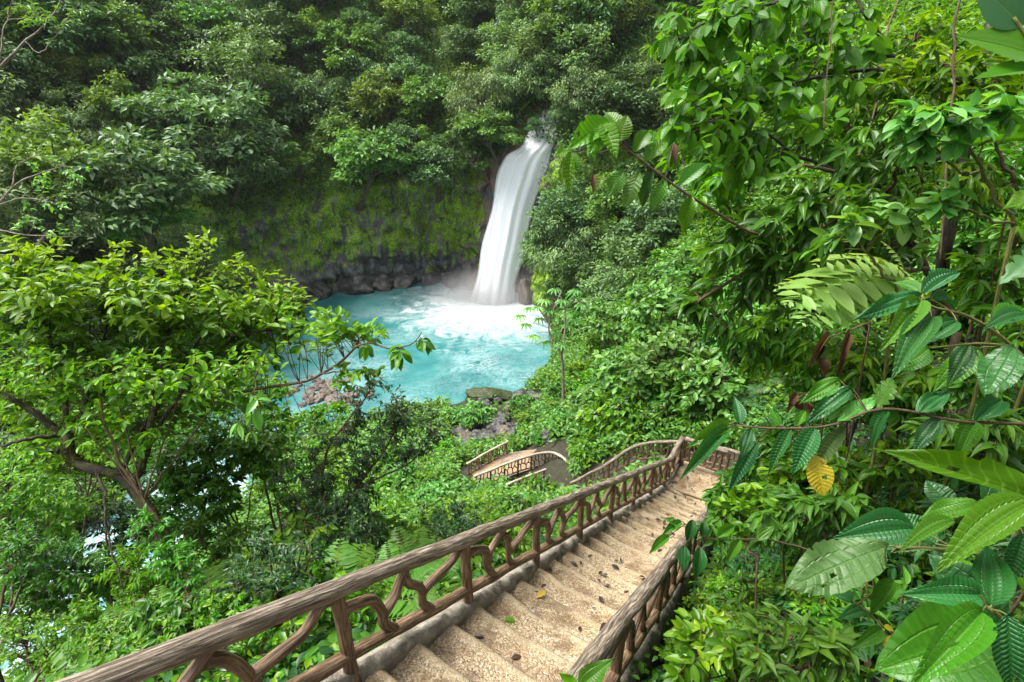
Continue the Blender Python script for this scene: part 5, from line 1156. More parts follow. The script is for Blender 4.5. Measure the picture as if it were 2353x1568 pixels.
TH = [
 ('yellow-green leafy thicket under the mossy limb at the left edge', [(-20, 1500, 7.0), (20, 1300, 7.4), (60, 1150, 7.6)], [(20, 1110, 7.6, 110, 90, .7, 90), (140, 1170, 7.8, 90, 80, .7, 70)], 'small', 'n_bright', dict(nleaf=10, lsc=1.25, tint=.6)),
 ('mid-green fine-leaved thicket at the left edge above the ferns', [(-20, 1600, 6.4), (20, 1420, 6.8), (80, 1280, 7.0)], [(40, 1270, 7.0, 120, 80, .6, 90), (170, 1300, 7.2, 90, 80, .6, 70)], 'small', 'n_green', dict(nleaf=11, lsc=1.15)),
 ('leafy thicket behind the mossy trunk in front of the white river', [(560, 1330, 8.6), (520, 1180, 8.7), (470, 1050, 8.8)], [(450, 1010, 8.8, 100, 90, .6, 70), (570, 985, 8.9, 90, 80, .6, 60), (400, 1100, 8.8, 70, 60, .5, 30)], 'smallD', 'n_green', dict(nleaf=10, tint=.6)),
 ('airy bright thicket behind the fork of the mossy tree', [(180, 1350, 9.4), (200, 1150, 9.4), (230, 980, 9.4)], [(40, 900, 9.4, 120, 100, .7, 70), (180, 900, 9.4, 120, 100, .7, 80), (320, 910, 9.4, 110, 100, .7, 80), (130, 1020, 9.4, 120, 80, .6, 70), (270, 1020, 9.4, 100, 80, .6, 60)], 'ell', 'n_bright', dict(nleaf=9, tint=.75)),
 ('low leafy thicket among the ferns at the bottom left', [(330, 1650, 6.2), (330, 1500, 6.4), (300, 1400, 6.6)], [(320, 1380, 6.6, 100, 80, .5, 60), (190, 1430, 6.5, 100, 70, .5, 60), (430, 1410, 6.5, 80, 70, .5, 50)], 'small', 'n_bright', dict(nleaf=11, lsc=1.1, tint=.5)),
 ('dark thicket left of the mossy trunk over the river', [(260, 1450, 7.4), (250, 1300, 7.6), (240, 1180, 7.7)], [(250, 1200, 7.8, 90, 70, .5, 50), (320, 1260, 7.6, 80, 70, .5, 40)], 'smallD', 'n_dark', dict(nleaf=11)),
 ('thicket of slender green shoots right of the mossy trunk', [(560, 1450, 7.2), (540, 1320, 7.5), (520, 1220, 7.7)], [(460, 1240, 7.6, 80, 80, .5, 55), (580, 1260, 7.6, 80, 70, .5, 55), (400, 1330, 7.4, 70, 60, .5, 40)], 'slim', 'n_green', dict(nleaf=9, tint=.6, droop=.5)),
 ('fine bright thicket at the bottom left corner behind the handrail', [(60, 1700, 5.6), (80, 1570, 5.8), (120, 1480, 6.0)], [(60, 1480, 6.0, 110, 80, .5, 70), (180, 1530, 5.8, 90, 60, .4, 55)], 'small', 'n_bright', dict(nleaf=11, lsc=.95, tint=.5)),
 ('broad-leaved thicket closing the view of the river right of the forked limb', [(600, 1420, 8.2), (560, 1250, 8.3), (500, 1120, 8.4)], [(410, 1060, 8.3, 70, 80, .5, 50), (500, 1040, 8.4, 80, 80, .5, 60), (590, 1040, 8.5, 80, 70, .5, 50), (470, 1150, 8.2, 90, 50, .5, 46)], 'ell', 'n_green', dict(nleaf=9, tint=.55, droop=.45)),
 ('light thicket high under the crown where the pool outlet shows', [(640, 1250, 9.0), (600, 1080, 9.1), (560, 960, 9.2)], [(520, 900, 9.2, 90, 60, .5, 46), (610, 890, 9.2, 70, 50, .5, 34), (640, 970, 9.0, 60, 60, .5, 34)], 'ell', 'n_bright', dict(nleaf=8, tint=.6, droop=.4)),
 ('thin twiggy spray crossing in front of the mossy limbs', [(520, 1420, 5.9), (330, 1150, 5.9), (250, 1000, 5.9), (220, 860, 5.9)], [(90, 850, 5.9, 120, 80, .4, 34), (260, 870, 5.9, 120, 80, .4, 36), (430, 860, 6.1, 110, 80, .4, 34), (250, 990, 5.9, 130, 60, .4, 26), (560, 840, 6.4, 80, 60, .4, 22)], 'ell', 'n_bright', dict(nleaf=6, tint=.62, droop=.5, lsc=.85, up=.1)),
 ('leafy tangle hiding the lower part of the mossy trunk', [(520, 1560, 5.3), (460, 1440, 5.4), (420, 1340, 5.5)], [(400, 1290, 5.6, 70, 60, .3, 44), (470, 1380, 5.5, 80, 60, .3, 46), (350, 1210, 5.8, 60, 50, .3, 26)], 'small', 'n_green', dict(nleaf=10, tint=.65, droop=.4)),
 ('bushy mass at the far left over the lower river', [(-40, 1560, 7.6), (0, 1450, 7.8), (60, 1360, 8.0)], [(30, 1390, 7.8, 100, 70, .5, 90), (150, 1370, 7.8, 100, 70, .5, 90), (250, 1340, 7.8, 80, 60, .5, 70), (60, 1300, 8.0, 100, 60, .5, 60)], 'small', 'n_green', dict(nleaf=11, tint=.6, lsc=1.3)),
 ('bushy mass behind the mossy trunk over the middle river', [(420, 1420, 8.0), (400, 1260, 8.2), (390, 1160, 8.4)], [(390, 1150, 8.2, 80, 70, .5, 70), (330, 1200, 8.0, 80, 70, .5, 60), (430, 1230, 8.0, 70, 60, .5, 50), (360, 1080, 8.4, 70, 50, .5, 40)], 'small', 'n_green', dict(nleaf=11, tint=.6, lsc=1.25)),
 ('fern-like thicket at the foot of the mossy trunk', [(330, 1500, 6.0), (350, 1400, 6.1), (340, 1320, 6.2)], [(300, 1310, 6.2, 80, 60, .4, 40), (400, 1330, 6.1, 70, 60, .4, 36)], 'slim', 'n_bright', dict(nleaf=12, tint=.6, droop=.5, lsc=.8)),
 ('dense fresh bush rising behind the palm towards the stony bar', [(660, 1300, 9.4), (640, 1180, 9.6), (620, 1090, 9.8)], [(620, 1090, 9.8, 70, 60, .5, 40), (700, 1170, 9.4, 80, 60, .5, 45)], 'small', 'n_bright', dict(nleaf=10, lsc=1.3, tint=.65)),
]
for k, (lab, lm, rg_, sty, mk, kw) in enumerate(TH):
    near_plant('thicket_bush', lab, 'bush', [(lm, .025, .008)] + [([lm[1], ((lm[1][0] + r_[0]) / 2, (lm[1][1] + r_[1]) / 2, r_[2]), r_[:3]], .012, .005) for r_ in rg_], [(rg_, sty, kw)], 'stem', mk, 171 + k)
# right slope: sprays of leaves between the hero plants and the hill
RT = [
 ('bright lance-leaved spray left of the glowing cut fronds', [(1950, 900, 6.0), (1850, 820, 6.0), (1780, 760, 6.0)], [(1760, 780, 6.0, 100, 80, .6, 40), (1860, 800, 6.0, 90, 70, .6, 36)], 'lance', 'n_bright', dict(nleaf=7, droop=.55, lean=(-.4, 0, -.1))),
 ('bright lance-leaved spray under the glowing cut fronds', [(2160, 960, 5.4), (2080, 860, 5.4), (2000, 820, 5.4)], [(1980, 830, 5.4, 110, 70, .6, 36), (2090, 880, 5.2, 100, 70, .6, 32)], 'lance', 'n_bright', dict(nleaf=7, droop=.55, lean=(-.4, 0, -.1))),
 ('mid-green spray of pointed leaves right of the landing', [(1900, 1150, 5.6), (1820, 1060, 5.8), (1780, 1000, 6.0)], [(1770, 1040, 5.8, 80, 60, .5, 30), (1850, 1110, 5.4, 80, 60, .5, 28)], 'lance', 'n_green', dict(nleaf=7, droop=.6, lean=(-.4, 0, -.1))),
 ('spray of pointed leaves above the long bright wavy leaf', [(2300, 1080, 3.8), (2230, 980, 3.9), (2180, 940, 4.0)], [(2170, 1000, 4.0, 90, 60, .4, 18), (2290, 1000, 3.8, 80, 60, .4, 16)], 'lance', 'mel2', dict(nleaf=6, droop=.6, lean=(-.3, 0, -.1))),
 ('spray of pointed leaves between the worn leaf and the landing', [(1960, 1300, 4.2), (1900, 1200, 4.3), (1850, 1160, 4.4)], [(1830, 1180, 4.4, 80, 60, .4, 20), (1930, 1170, 4.2, 80, 50, .4, 18), (1760, 1200, 4.5, 60, 60, .4, 14)], 'lance', 'mel2', dict(nleaf=6, droop=.6, lean=(-.4, 0, -.1))),
 ('leafy spray at the right edge below the dark trunk', [(2420, 800, 5.6), (2320, 720, 5.6), (2260, 660, 5.6)], [(2250, 650, 5.6, 90, 70, .5, 30), (2330, 560, 5.6, 70, 80, .5, 26), (2330, 760, 5.2, 60, 60, .4, 18)], 'lance', 'n_bright', dict(nleaf=7, droop=.6)),
 ('small bright-leaved bush beside the upper part of the jungle-side railing', [(1740, 1290, 4.4), (1700, 1220, 4.6), (1690, 1170, 4.8)], [(1690, 1190, 4.7, 50, 50, .4, 26), (1740, 1140, 4.8, 50, 40, .4, 20)], 'ell', 'n_bright', dict(nleaf=7, lsc=.8, droop=.5)),
 ('pointed leaves overhanging the upper end of the jungle-side railing', [(1800, 1260, 4.6), (1720, 1180, 4.8), (1670, 1140, 5.0)], [(1665, 1150, 5.0, 40, 45, .3, 20), (1700, 1100, 5.2, 45, 40, .3, 18), (1640, 1210, 4.6, 30, 35, .2, 10)], 'lance', 'mel2', dict(nleaf=6, droop=.6, lsc=.8, lean=(-.4, 0, -.1))),
 ('dense bright bush filling the bank under the leaning branch', [(1900, 1260, 4.6), (1880, 1140, 4.8), (1870, 1080, 5.0)], [(1830, 1090, 5.2, 90, 60, .4, 34), (1950, 1080, 4.8, 90, 60, .4, 30), (2060, 1060, 4.6, 80, 60, .4, 26)], 'ell', 'n_bright', dict(nleaf=7, droop=.5, lsc=.85)),
 ('dense fresh bush filling the bank above the leaning branch', [(2060, 1060, 5.2), (1990, 940, 5.4), (1950, 880, 5.6)], [(1880, 900, 5.8, 90, 60, .4, 34), (1990, 920, 5.4, 90, 60, .4, 32), (2100, 930, 5.0, 80, 60, .4, 26), (2230, 880, 4.8, 80, 60, .4, 24)], 'ell', 'n_green', dict(nleaf=7, droop=.5, tint=.65)),
 ('glossy low bush at the bottom between railing and cut-leaved ferns', [(1640, 1600, 3.2), (1620, 1500, 3.3), (1610, 1440, 3.4)], [(1610, 1450, 3.4, 60, 50, .3, 22), (1680, 1500, 3.2, 70, 50, .3, 24), (1580, 1540, 3.2, 50, 40, .3, 14)], 'ell', 'n_bright', dict(nleaf=6, lsc=.75, droop=.5)),
 ('glossy low bush at the bottom under the worn leaf', [(1880, 1640, 2.9), (1850, 1540, 3.0), (1840, 1460, 3.1)], [(1800, 1450, 3.1, 90, 60, .3, 20), (1900, 1500, 2.9, 80, 60, .3, 18), (1760, 1540, 3.0, 60, 50, .3, 16)], 'lance', 'mel2', dict(nleaf=5, lsc=.75, droop=.5)),
 ('yellow-green spray high on the slope between the lianas', [(2120, 420, 7.2), (2040, 260, 7.0), (1980, 160, 7.0)], [(1960, 180, 7.0, 110, 90, .6, 44), (2080, 240, 7.0, 100, 90, .6, 40), (2100, 90, 7.2, 110, 80, .6, 40)], 'lance', 'n_bright', dict(nleaf=7, droop=.5, lean=(-.3, 0, -.1))),
 ('yellow-green spray at the top beside the liana', [(1850, 420, 6.4), (1720, 300, 6.4), (1640, 180, 6.4)], [(1600, 200, 6.4, 60, 120, .5, 34), (1700, 130, 6.4, 90, 100, .5, 40), (1820, 180, 6.6, 90, 100, .5, 36), (1660, 420, 6.4, 80, 80, .5, 34)], 'ell', 'n_bright', dict(nleaf=7, lsc=1.2, droop=.8)),
 ('bright spray in front of the trunk at the top right', [(2330, 420, 5.0), (2270, 300, 4.9), (2200, 200, 4.9)], [(2180, 150, 4.9, 90, 80, .4, 22), (2280, 200, 4.9, 80, 90, .4, 20), (2060, 190, 4.9, 80, 60, .4, 16), (2230, 420, 5.0, 80, 70, .4, 18)], 'lance', 'n_bright', dict(nleaf=7, droop=.6)),
 ('dark spray of narrow leaves behind the lower dark trunk', [(2260, 640, 7.0), (2240, 480, 7.0), (2220, 380, 7.0)], [(2240, 420, 7.0, 100, 110, .6, 46), (2330, 420, 7.0, 60, 120, .5, 30)], 'lance', 'n_green', dict(nleaf=8, droop=.6)),
]
for k, (lab, lm, rg_, sty, mk, kw) in enumerate(RT):
    near_plant('leafy_spray', lab, 'branch', [(lm, .018, .007)] + [([lm[1], ((lm[1][0] + r_[0]) / 2, (lm[1][1] + r_[1]) / 2 - 10, r_[2]), r_[:3]], .010, .004) for r_ in rg_], [(rg_, sty, kw)], 'stem', mk, 211 + k)
near_plant('hanging_twig', 'dangling twig with single pale drooping leaves in front of the dark left thicket', 'branch',
 [([(590, 850, 4.6), (585, 900, 4.6), (575, 950, 4.6)], .008, .004)], [([(560, 985, 4.6, 25, 25, .1, 3), (600, 920, 4.6, 30, 30, .1, 3)], 'ell', dict(nleaf=2, term=1, lsc=1.15, droop=1.3, tint=.8))], 'stem', 'n_pale', 104)
near_plant('hanging_vines', 'tangle of thin bare vines hanging beside the stony bar', 'vine',
 [([(610, 860, 6.8), (625, 950, 6.8), (660, 1050, 6.8), (700, 1120, 6.8)], .006, .004), ([(640, 870, 6.8), (660, 930, 6.8), (690, 1010, 6.8), (740, 1090, 6.8)], .005, .003), ([(600, 860, 6.9), (600, 960, 6.9), (640, 1070, 6.9), (650, 1130, 6.9)], .005, .003), ([(655, 880, 6.7), (690, 940, 6.7), (730, 1000, 6.7)], .005, .003), ([(700, 880, 6.7), (720, 960, 6.7), (735, 1010, 6.7)], .004, .003)], [], 'stem', 'n_dark', 105)
near_plant('dry_branch', 'pale dry branch with thin yellowish leaves in the top left corner', 'branch',
 [([(-60, 230, 9), (0, 155, 9), (60, 95, 9), (110, 50, 9), (150, -20, 9)], .03, .008), ([(60, 95, 9), (90, 120, 9), (140, 70, 9)], .012, .005), ([(0, 155, 9), (10, 60, 9), (40, -20, 9)], .014, .006), ([(20, 45, 9), (90, 40, 9), (150, 25, 9)], .01, .004)],
 [([(60, 35, 9, 70, 25, .4, 14), (150, 40, 9, 50, 25, .3, 9)], 'slim', dict(nleaf=5, droop=.3, tint=.6))], 'palebark', 'n_pale', 106)
near_plant('dry_branch', 'spray of pale bare twigs over the pale trees at the left edge', 'branch',
 [([(-40, 520, 20), (30, 430, 20), (90, 400, 20), (150, 380, 20)], .05, .012), ([(0, 470, 20), (60, 455, 20), (140, 470, 20)], .03, .01), ([(30, 430, 20), (40, 380, 20), (100, 350, 20)], .03, .01), ([(-40, 520, 20), (60, 540, 20), (180, 545, 20)], .03, .01)],
 [([(120, 400, 20, 90, 40, .8, 18), (100, 500, 20, 90, 40, .8, 16)], 'far', dict(nleaf=5, tint=.7))], 'palebark', 'n_pale', 107)
# --- overhanging trees on the right
near_plant('overhanging_tree', 'dark-trunked tree at the right whose long boughs carry large thin leaves over the stairs', 'tree',
 [([(2150, 700, 6.2), (2178, 560, 5.8), (2200, 420, 5.6), (2235, 260, 5.5), (2270, 90, 5.5), (2300, -90, 5.6)], .07, .04), ([(2238, 250, 5.5), (2120, 170, 5.4), (2026, 160, 5.2), (1851, 185, 5.0), (1740, 240, 4.9), (1660, 300, 4.8)], .028, .010), ([(2100, 175, 5.4), (2050, 130, 5.3), (2000, 50, 5.2), (1940, -40, 5.2)], .035, .012),
  ([(2215, 350, 5.6), (2000, 400, 5.3), (1856, 370, 5.0), (1751, 300, 4.8)], .03, .01), ([(1940, -40, 5.2), (1800, 0, 5.0), (1650, 40, 4.9), (1560, 90, 4.9)], .02, .008)],
 [([(1590, 70, 4.9, 90, 80, .5, 15), (1700, 50, 4.9, 100, 80, .5, 16), (1830, 60, 5.0, 110, 80, .5, 16), (1960, 80, 5.0, 110, 80, .5, 15), (1570, 190, 4.9, 60, 90, .4, 12), (1680, 200, 4.8, 90, 80, .5, 15), (1800, 230, 4.9, 110, 80, .5, 16), (1930, 240, 5.0, 110, 80, .5, 14), (1640, 330, 4.8, 90, 70, .4, 14), (1540, 320, 4.9, 60, 60, .4, 9), (1760, 370, 4.9, 100, 70, .4, 13)], 'broad', dict(nleaf=5, lsc=.78, droop=1.05, term=2, r=.006)),],
 'darkbark', 'rib', 111, rough=.15, wname='limb')
near_plant('overhanging_tree', 'bright-leaved tree behind the large thin leaves at the top right', 'tree',
 [([(2100, 760, 8.5), (2060, 560, 8.2), (1980, 360, 8.0), (1880, 160, 8.0), (1820, -40, 8.0)], .08, .03), ([(1990, 380, 8.0), (1820, 300, 7.8), (1680, 330, 7.6)], .04, .012), ([(1900, 200, 8.0), (1740, 100, 7.8), (1620, 60, 7.6)], .04, .012), ([(2050, 540, 8.2), (2180, 380, 8.2), (2280, 200, 8.2)], .04, .012), ([(2040, 520, 8.2), (1880, 500, 8.0), (1740, 540, 7.8), (1640, 600, 7.6)], .035, .01)],
 [([(1560, 130, 7.6, 70, 130, .6, 30), (1660, 100, 7.8, 110, 120, .7, 46), (1800, 90, 8.0, 120, 120, .7, 46), (1950, 90, 8.0, 120, 120, .7, 44), (2110, 110, 8.2, 130, 130, .7, 44), (2270, 130, 8.2, 120, 140, .7, 44), (1570, 330, 7.6, 60, 100, .6, 26), (1680, 340, 7.8, 110, 100, .7, 40), (1830, 340, 8.0, 120, 100, .7, 40), (1990, 330, 8.0, 120, 110, .7, 40), (2150, 340, 8.2, 120, 110, .7, 40), (2290, 340, 8.2, 100, 110, .7, 30), (1640, 520, 7.8, 90, 90, .6, 34), (1770, 530, 8.0, 110, 90, .6, 36), (1920, 530, 8.0, 110, 90, .6, 36)], 'lance', dict(nleaf=8, lsc=1.15, droop=.5, lean=(-.25, 0, 0)))],
 'darkbark', 'n_bright', 112, wname='limb')
near_plant('lance_leaved_tree', 'tree whose layered sprays of lance-shaped leaves sweep down to the left over the slope', 'tree',
 [([(2200, 760, 5.4), (2120, 600, 5.2), (2030, 470, 4.9), (1930, 400, 4.7), (1850, 380, 4.6)], .04, .014), ([(2100, 570, 5.2), (1960, 560, 4.9), (1800, 590, 4.7), (1650, 660, 4.7), (1580, 720, 4.8)], .03, .008), ([(2060, 510, 5.0), (1900, 490, 4.7), (1760, 530, 4.6), (1640, 590, 4.7)], .025, .008), ([(2130, 620, 5.2), (2000, 640, 5.0), (1860, 690, 4.9)], .025, .008), ([(2030, 470, 4.9), (2060, 380, 4.6), (2000, 300, 4.5)], .02, .008)],
 [([(1880, 430, 4.5, 120, 60, .4, 24), (2010, 440, 4.6, 110, 70, .4, 22), (1780, 510, 4.6, 110, 50, .4, 22), (1920, 530, 4.7, 120, 50, .4, 22), (1690, 590, 4.7, 90, 45, .4, 18), (1830, 610, 4.7, 120, 50, .4, 22), (1620, 680, 4.8, 60, 50, .3, 12), (1760, 690, 4.9, 90, 45, .4, 12), (2050, 560, 4.9, 90, 60, .4, 16), (2030, 330, 4.5, 90, 60, .4, 14)], 'lance', dict(nleaf=6, lsc=1.1, droop=.55, lean=(-.6, -.05, -.15), spread=.6))],
 'stem', 'n_green', 113, wname='limb')
near_plant('mossy_bough', 'low mossy bough with hanging moss and a few leaves right of the pale shrubs', 'branch',
 [([(2000, 640, 6.4), (1900, 640, 6.2), (1830, 648, 6.0), (1740, 672, 5.9), (1690, 705, 5.8), (1640, 725, 5.8), (1575, 715, 5.8)], .035, .012), ([(1690, 705, 5.8), (1640, 700, 5.8), (1600, 730, 5.8)], .015, .006)], [([(1640, 700, 5.8, 60, 30, .3, 6), (1660, 770, 5.8, 60, 30, .3, 8), (1700, 800, 5.8, 60, 40, .3, 8)], 'lance', dict(nleaf=4, droop=.8))], 'mossbark', 'n_green', 114, rough=.4)
near_plant('pale_whorl_plant', 'plant with whorls of smooth pale oval leaves near the right edge above the dark trunk', 'plant',
 [([(2330, 520, 3.6), (2260, 400, 3.5), (2200, 300, 3.3), (2170, 250, 3.2)], .014, .006), ([(2260, 400, 3.5), (2180, 380, 3.4), (2090, 260, 3.3)], .01, .005), ([(2330, 520, 3.6), (2220, 480, 3.5), (2190, 440, 3.5)], .01, .005), ([(2230, 350, 3.4), (2290, 300, 3.3), (2330, 220, 3.3)], .01, .005)],
 [([(2180, 255, 3.2, 50, 30, .15, 7), (2240, 280, 3.2, 40, 30, .15, 5), (2095, 270, 3.3, 45, 35, .15, 6), (2190, 460, 3.4, 50, 30, .15, 6), (2320, 230, 3.3, 40, 50, .2, 6), (2150, 330, 3.3, 60, 30, .2, 6)], 'broad', dict(nleaf=3, term=4, lsc=.62, droop=.35))], 'greenstem', 'n_pale', 115, lname='foliage')
near_plant('pale_whorl_plant', 'plant with pale oval leaves among the lance-leaved sprays left of the lower dark trunk', 'plant',
 [([(2060, 660, 3.8), (1990, 580, 3.7), (1960, 530, 3.6)], .012, .005), ([(1990, 580, 3.7), (2030, 520, 3.6), (2080, 480, 3.6)], .01, .005)],
 [([(1960, 520, 3.6, 50, 35, .2, 8), (2060, 490, 3.6, 60, 40, .2, 9), (1900, 560, 3.7, 40, 30, .2, 5)], 'broad', dict(nleaf=3, term=4, lsc=.62, droop=.4))], 'greenstem', 'n_pale', 116)
for k, (lab, pts, r) in enumerate([('thin brown liana hanging straight from the top between the broad-leaved boughs', [(1921, -60, 4.4), (1912, 60, 4.4), (1903, 150, 4.4), (1895, 240, 4.4), (1893, 300, 4.4)], .006),
                                   ('dark liana dropping from the top in front of the dark trunk', [(2206, -60, 4.2), (2196, 80, 4.2), (2188, 200, 4.2), (2178, 330, 4.2), (2170, 470, 4.2), (2160, 600, 4.2)], .010),
                                   ('curved liana looping from the top to the mossy bough', [(2080, -60, 6.5), (2030, 120, 6.4), (1990, 320, 6.3), (1900, 480, 6.2), (1850, 640, 6.1)], .012)]):
    near_plant('liana', lab, 'vine', [(pts, r, r * .8)], [], 'stem', 'n_dark', 120 + k)

# --- plants built leaf by leaf: each large leaf a part of its own
def hero(name, label, cat, stems, leaves, seed, wood='greenstem', group=None, petiole=True):
    rg = np.random.default_rng(seed); base = P(*stems[0][0][0]); root = thing(name, label, cat, tuple(base), 0, group)
    b = MB()
    allp = []
    for pts, r0, r1 in stems:
        p = catmull(world_pts(pts), 22) - base; b.tube(p, np.linspace(r0, r1, 22), 8, .1); allp.append(p)
    allp = np.concatenate(allp); ft = to_ground(base) if name != 'broad_ribbed_branch' else None
    if ft is not None:
        n1 = nrm(world_pts(stems[0][0])[1] - base); hgt = base[2] - ft[2]
        b.tube(catmull([ft - base, (ft - base) * .5 - n1 * .15 * hgt, np.zeros(3)], 12), np.linspace(stems[0][1] * 1.2, stems[0][1], 12), 8, .1)
    for lf in leaves:
        (bx, by, tx, ty, d, dt, wpx, tm, mk) = lf[:9]; lab = lf[9] if len(lf) > 9 else None
        p0 = P(bx, by, d) - base; p1 = P(tx, ty, d + dt) - base
        a = allp[np.argmin(np.linalg.norm(allp - p0, axis=1))]
        if petiole and np.linalg.norm(a - p0) > .004: b.tube(curve3(a, (a + p0) / 2 + [0, 0, .01], p0, 6), np.linspace(.0035, .0025, 6), 5, caps=False)
        tm = HVAR[id(tm)][int(rg.integers(0, 3))] if id(tm) in HVAR else tm
        L = np.linalg.norm(p1 - p0); dv = (p1 - p0) / L
        tocam = nrm(CAM - (P(bx, by, d)));  n_ = tocam * .75 + np.array([0, 0, .75]) + rg.normal(size=3) * .16
        dv = dv + .22 * nrm(n_)                       # the blade starts a little high and arches over to its tip
        if len(tm[0]) > 300 and rg.random() < .65:
            fc = tm[1].reshape(-1, 4); uvc = tm[3].reshape(-1, 4, 2).mean(1) * [1, 2.2]; keep = np.ones(len(fc), bool)
            for _ in range(int(rg.integers(1, 4))):
                c_ = np.array([rg.choice([.02, .98, rg.uniform(.15, .85)]), rg.uniform(.3, 2.0)]); keep &= np.linalg.norm(uvc - c_, axis=1) > rg.uniform(.04, .11)
            tm = (tm[0], fc[keep].ravel(), np.full(int(keep.sum()), 4), tm[3].reshape(-1, 4, 2)[keep].reshape(-1, 2))
        m = MB(); m.leaves(tm, p0, dv, n_, L * 1.05, wpx / F * d, rg.uniform(.3, .7)); o = m.build('leaf', M[mk], root)
        if lab: o['label'] = lab
    b.build('stem', M[wood], root)
    return root
hero('broad_ribbed_branch', 'bough tip with big bright feather-veined leaves hanging right of the upper waterfall', 'branch',
 [([(2010, 405, 5.32), (1900, 520, 4.8), (1760, 545, 4.4), (1617, 470, 4.1), (1528, 410, 4.0), (1428, 332, 3.9), (1404, 292, 3.85)], .016, .006), ([(1428, 332, 3.9), (1375, 352, 3.9), (1315, 346, 3.9)], .006, .004)],
 [(1396, 284, 1318, 330, 3.85, -.15, 58, H_OVA, 'rib'), (1392, 290, 1352, 356, 3.8, -.1, 44, H_OVA, 'rib'), (1385, 286, 1414, 352, 3.75, -.1, 42, H_OVA, 'rib'), (1422, 326, 1440, 268, 3.9, -.05, 46, H_OVA, 'rib'), (1353, 316, 1366, 370, 3.9, 0, 22, H_OVA, 'rib'), (1430, 300, 1395, 262, 3.9, .1, 36, H_OVA, 'rib'),
  (1315, 346, 1274, 360, 3.9, -.05, 24, H_OVA, 'rib'), (1312, 350, 1308, 434, 3.85, -.05, 28, H_OVA, 'rib'), (1292, 372, 1290, 420, 3.9, 0, 16, H_OVA, 'rib'), (1316, 351, 1331, 398, 3.9, -.05, 20, H_OVA, 'rib'),
  (1472, 392, 1437, 476, 4.0, 0, 38, H_OVA, 'n_green'), (1434, 392, 1398, 450, 3.95, 0, 40, H_OVA, 'rib'), (1500, 392, 1475, 470, 4.0, .1, 32, H_OVA, 'n_dark'), (1530, 410, 1500, 480, 4.0, .1, 34, H_OVA, 'n_green'), (1455, 352, 1490, 300, 3.95, .1, 36, H_OVA, 'n_green'), (1480, 372, 1530, 330, 4.0, .1, 36, H_OVA, 'rib'), (1560, 430, 1620, 380, 4.05, .1, 38, H_OVA, 'n_green'), (1590, 450, 1570, 530, 4.05, .1, 36, H_OVA, 'n_green'),
  (1364, 402, 1364, 442, 3.95, 0, 14, G_ACU, 'dead', 'withered brown leaf hanging below the bright ones'), (1548, 330, 1552, 378, 4.3, 0, 17, G_ACU, 'dead', 'withered brown leaf hanging near the bough')], 131, 'stem')
hero('ribbed_leaf_plant', 'near plant with long deeply ribbed leaves spreading from one node at the right', 'plant',
 [([(2420, 900, 2.5), (2330, 800, 2.4), (2230, 730, 2.3), (2140, 705, 2.2), (2116, 680, 2.2)], .010, .005), ([(2330, 800, 2.4), (2250, 790, 2.35), (2140, 800, 2.3)], .007, .004)],
 [(2112, 682, 1970, 732, 2.2, -.1, 50, H_MEL, 'mel'), (2116, 690, 2034, 792, 2.15, -.1, 52, H_MEL, 'mel2'), (2120, 676, 2204, 622, 2.25, .1, 50, H_MEL, 'mel'), (2110, 672, 2056, 648, 2.25, .1, 40, H_MEL, 'mel2'), (2141, 728, 2058, 852, 2.1, -.1, 64, H_MEL, 'mel'), (2198, 738, 2118, 792, 2.2, 0, 45, H_MEL, 'mel'), (2140, 690, 2200, 700, 2.3, .1, 40, H_MEL, 'mel'),
  (2355, 722, 2270, 748, 2.2, 0, 50, H_MEL, 'mel'), (2330, 796, 2268, 906, 2.2, -.05, 78, H_OVA, 'mel'), (2136, 800, 2056, 862, 2.3, 0, 58, H_FLAT, 'mel2'), (2230, 790, 2180, 880, 2.4, 0, 50, H_MEL, 'mel'), (2290, 760, 2360, 700, 2.4, .2, 50, H_MEL, 'mel2'), (2250, 800, 2150, 900, 2.5, .1, 60, H_FLAT, 'mel2')], 132)
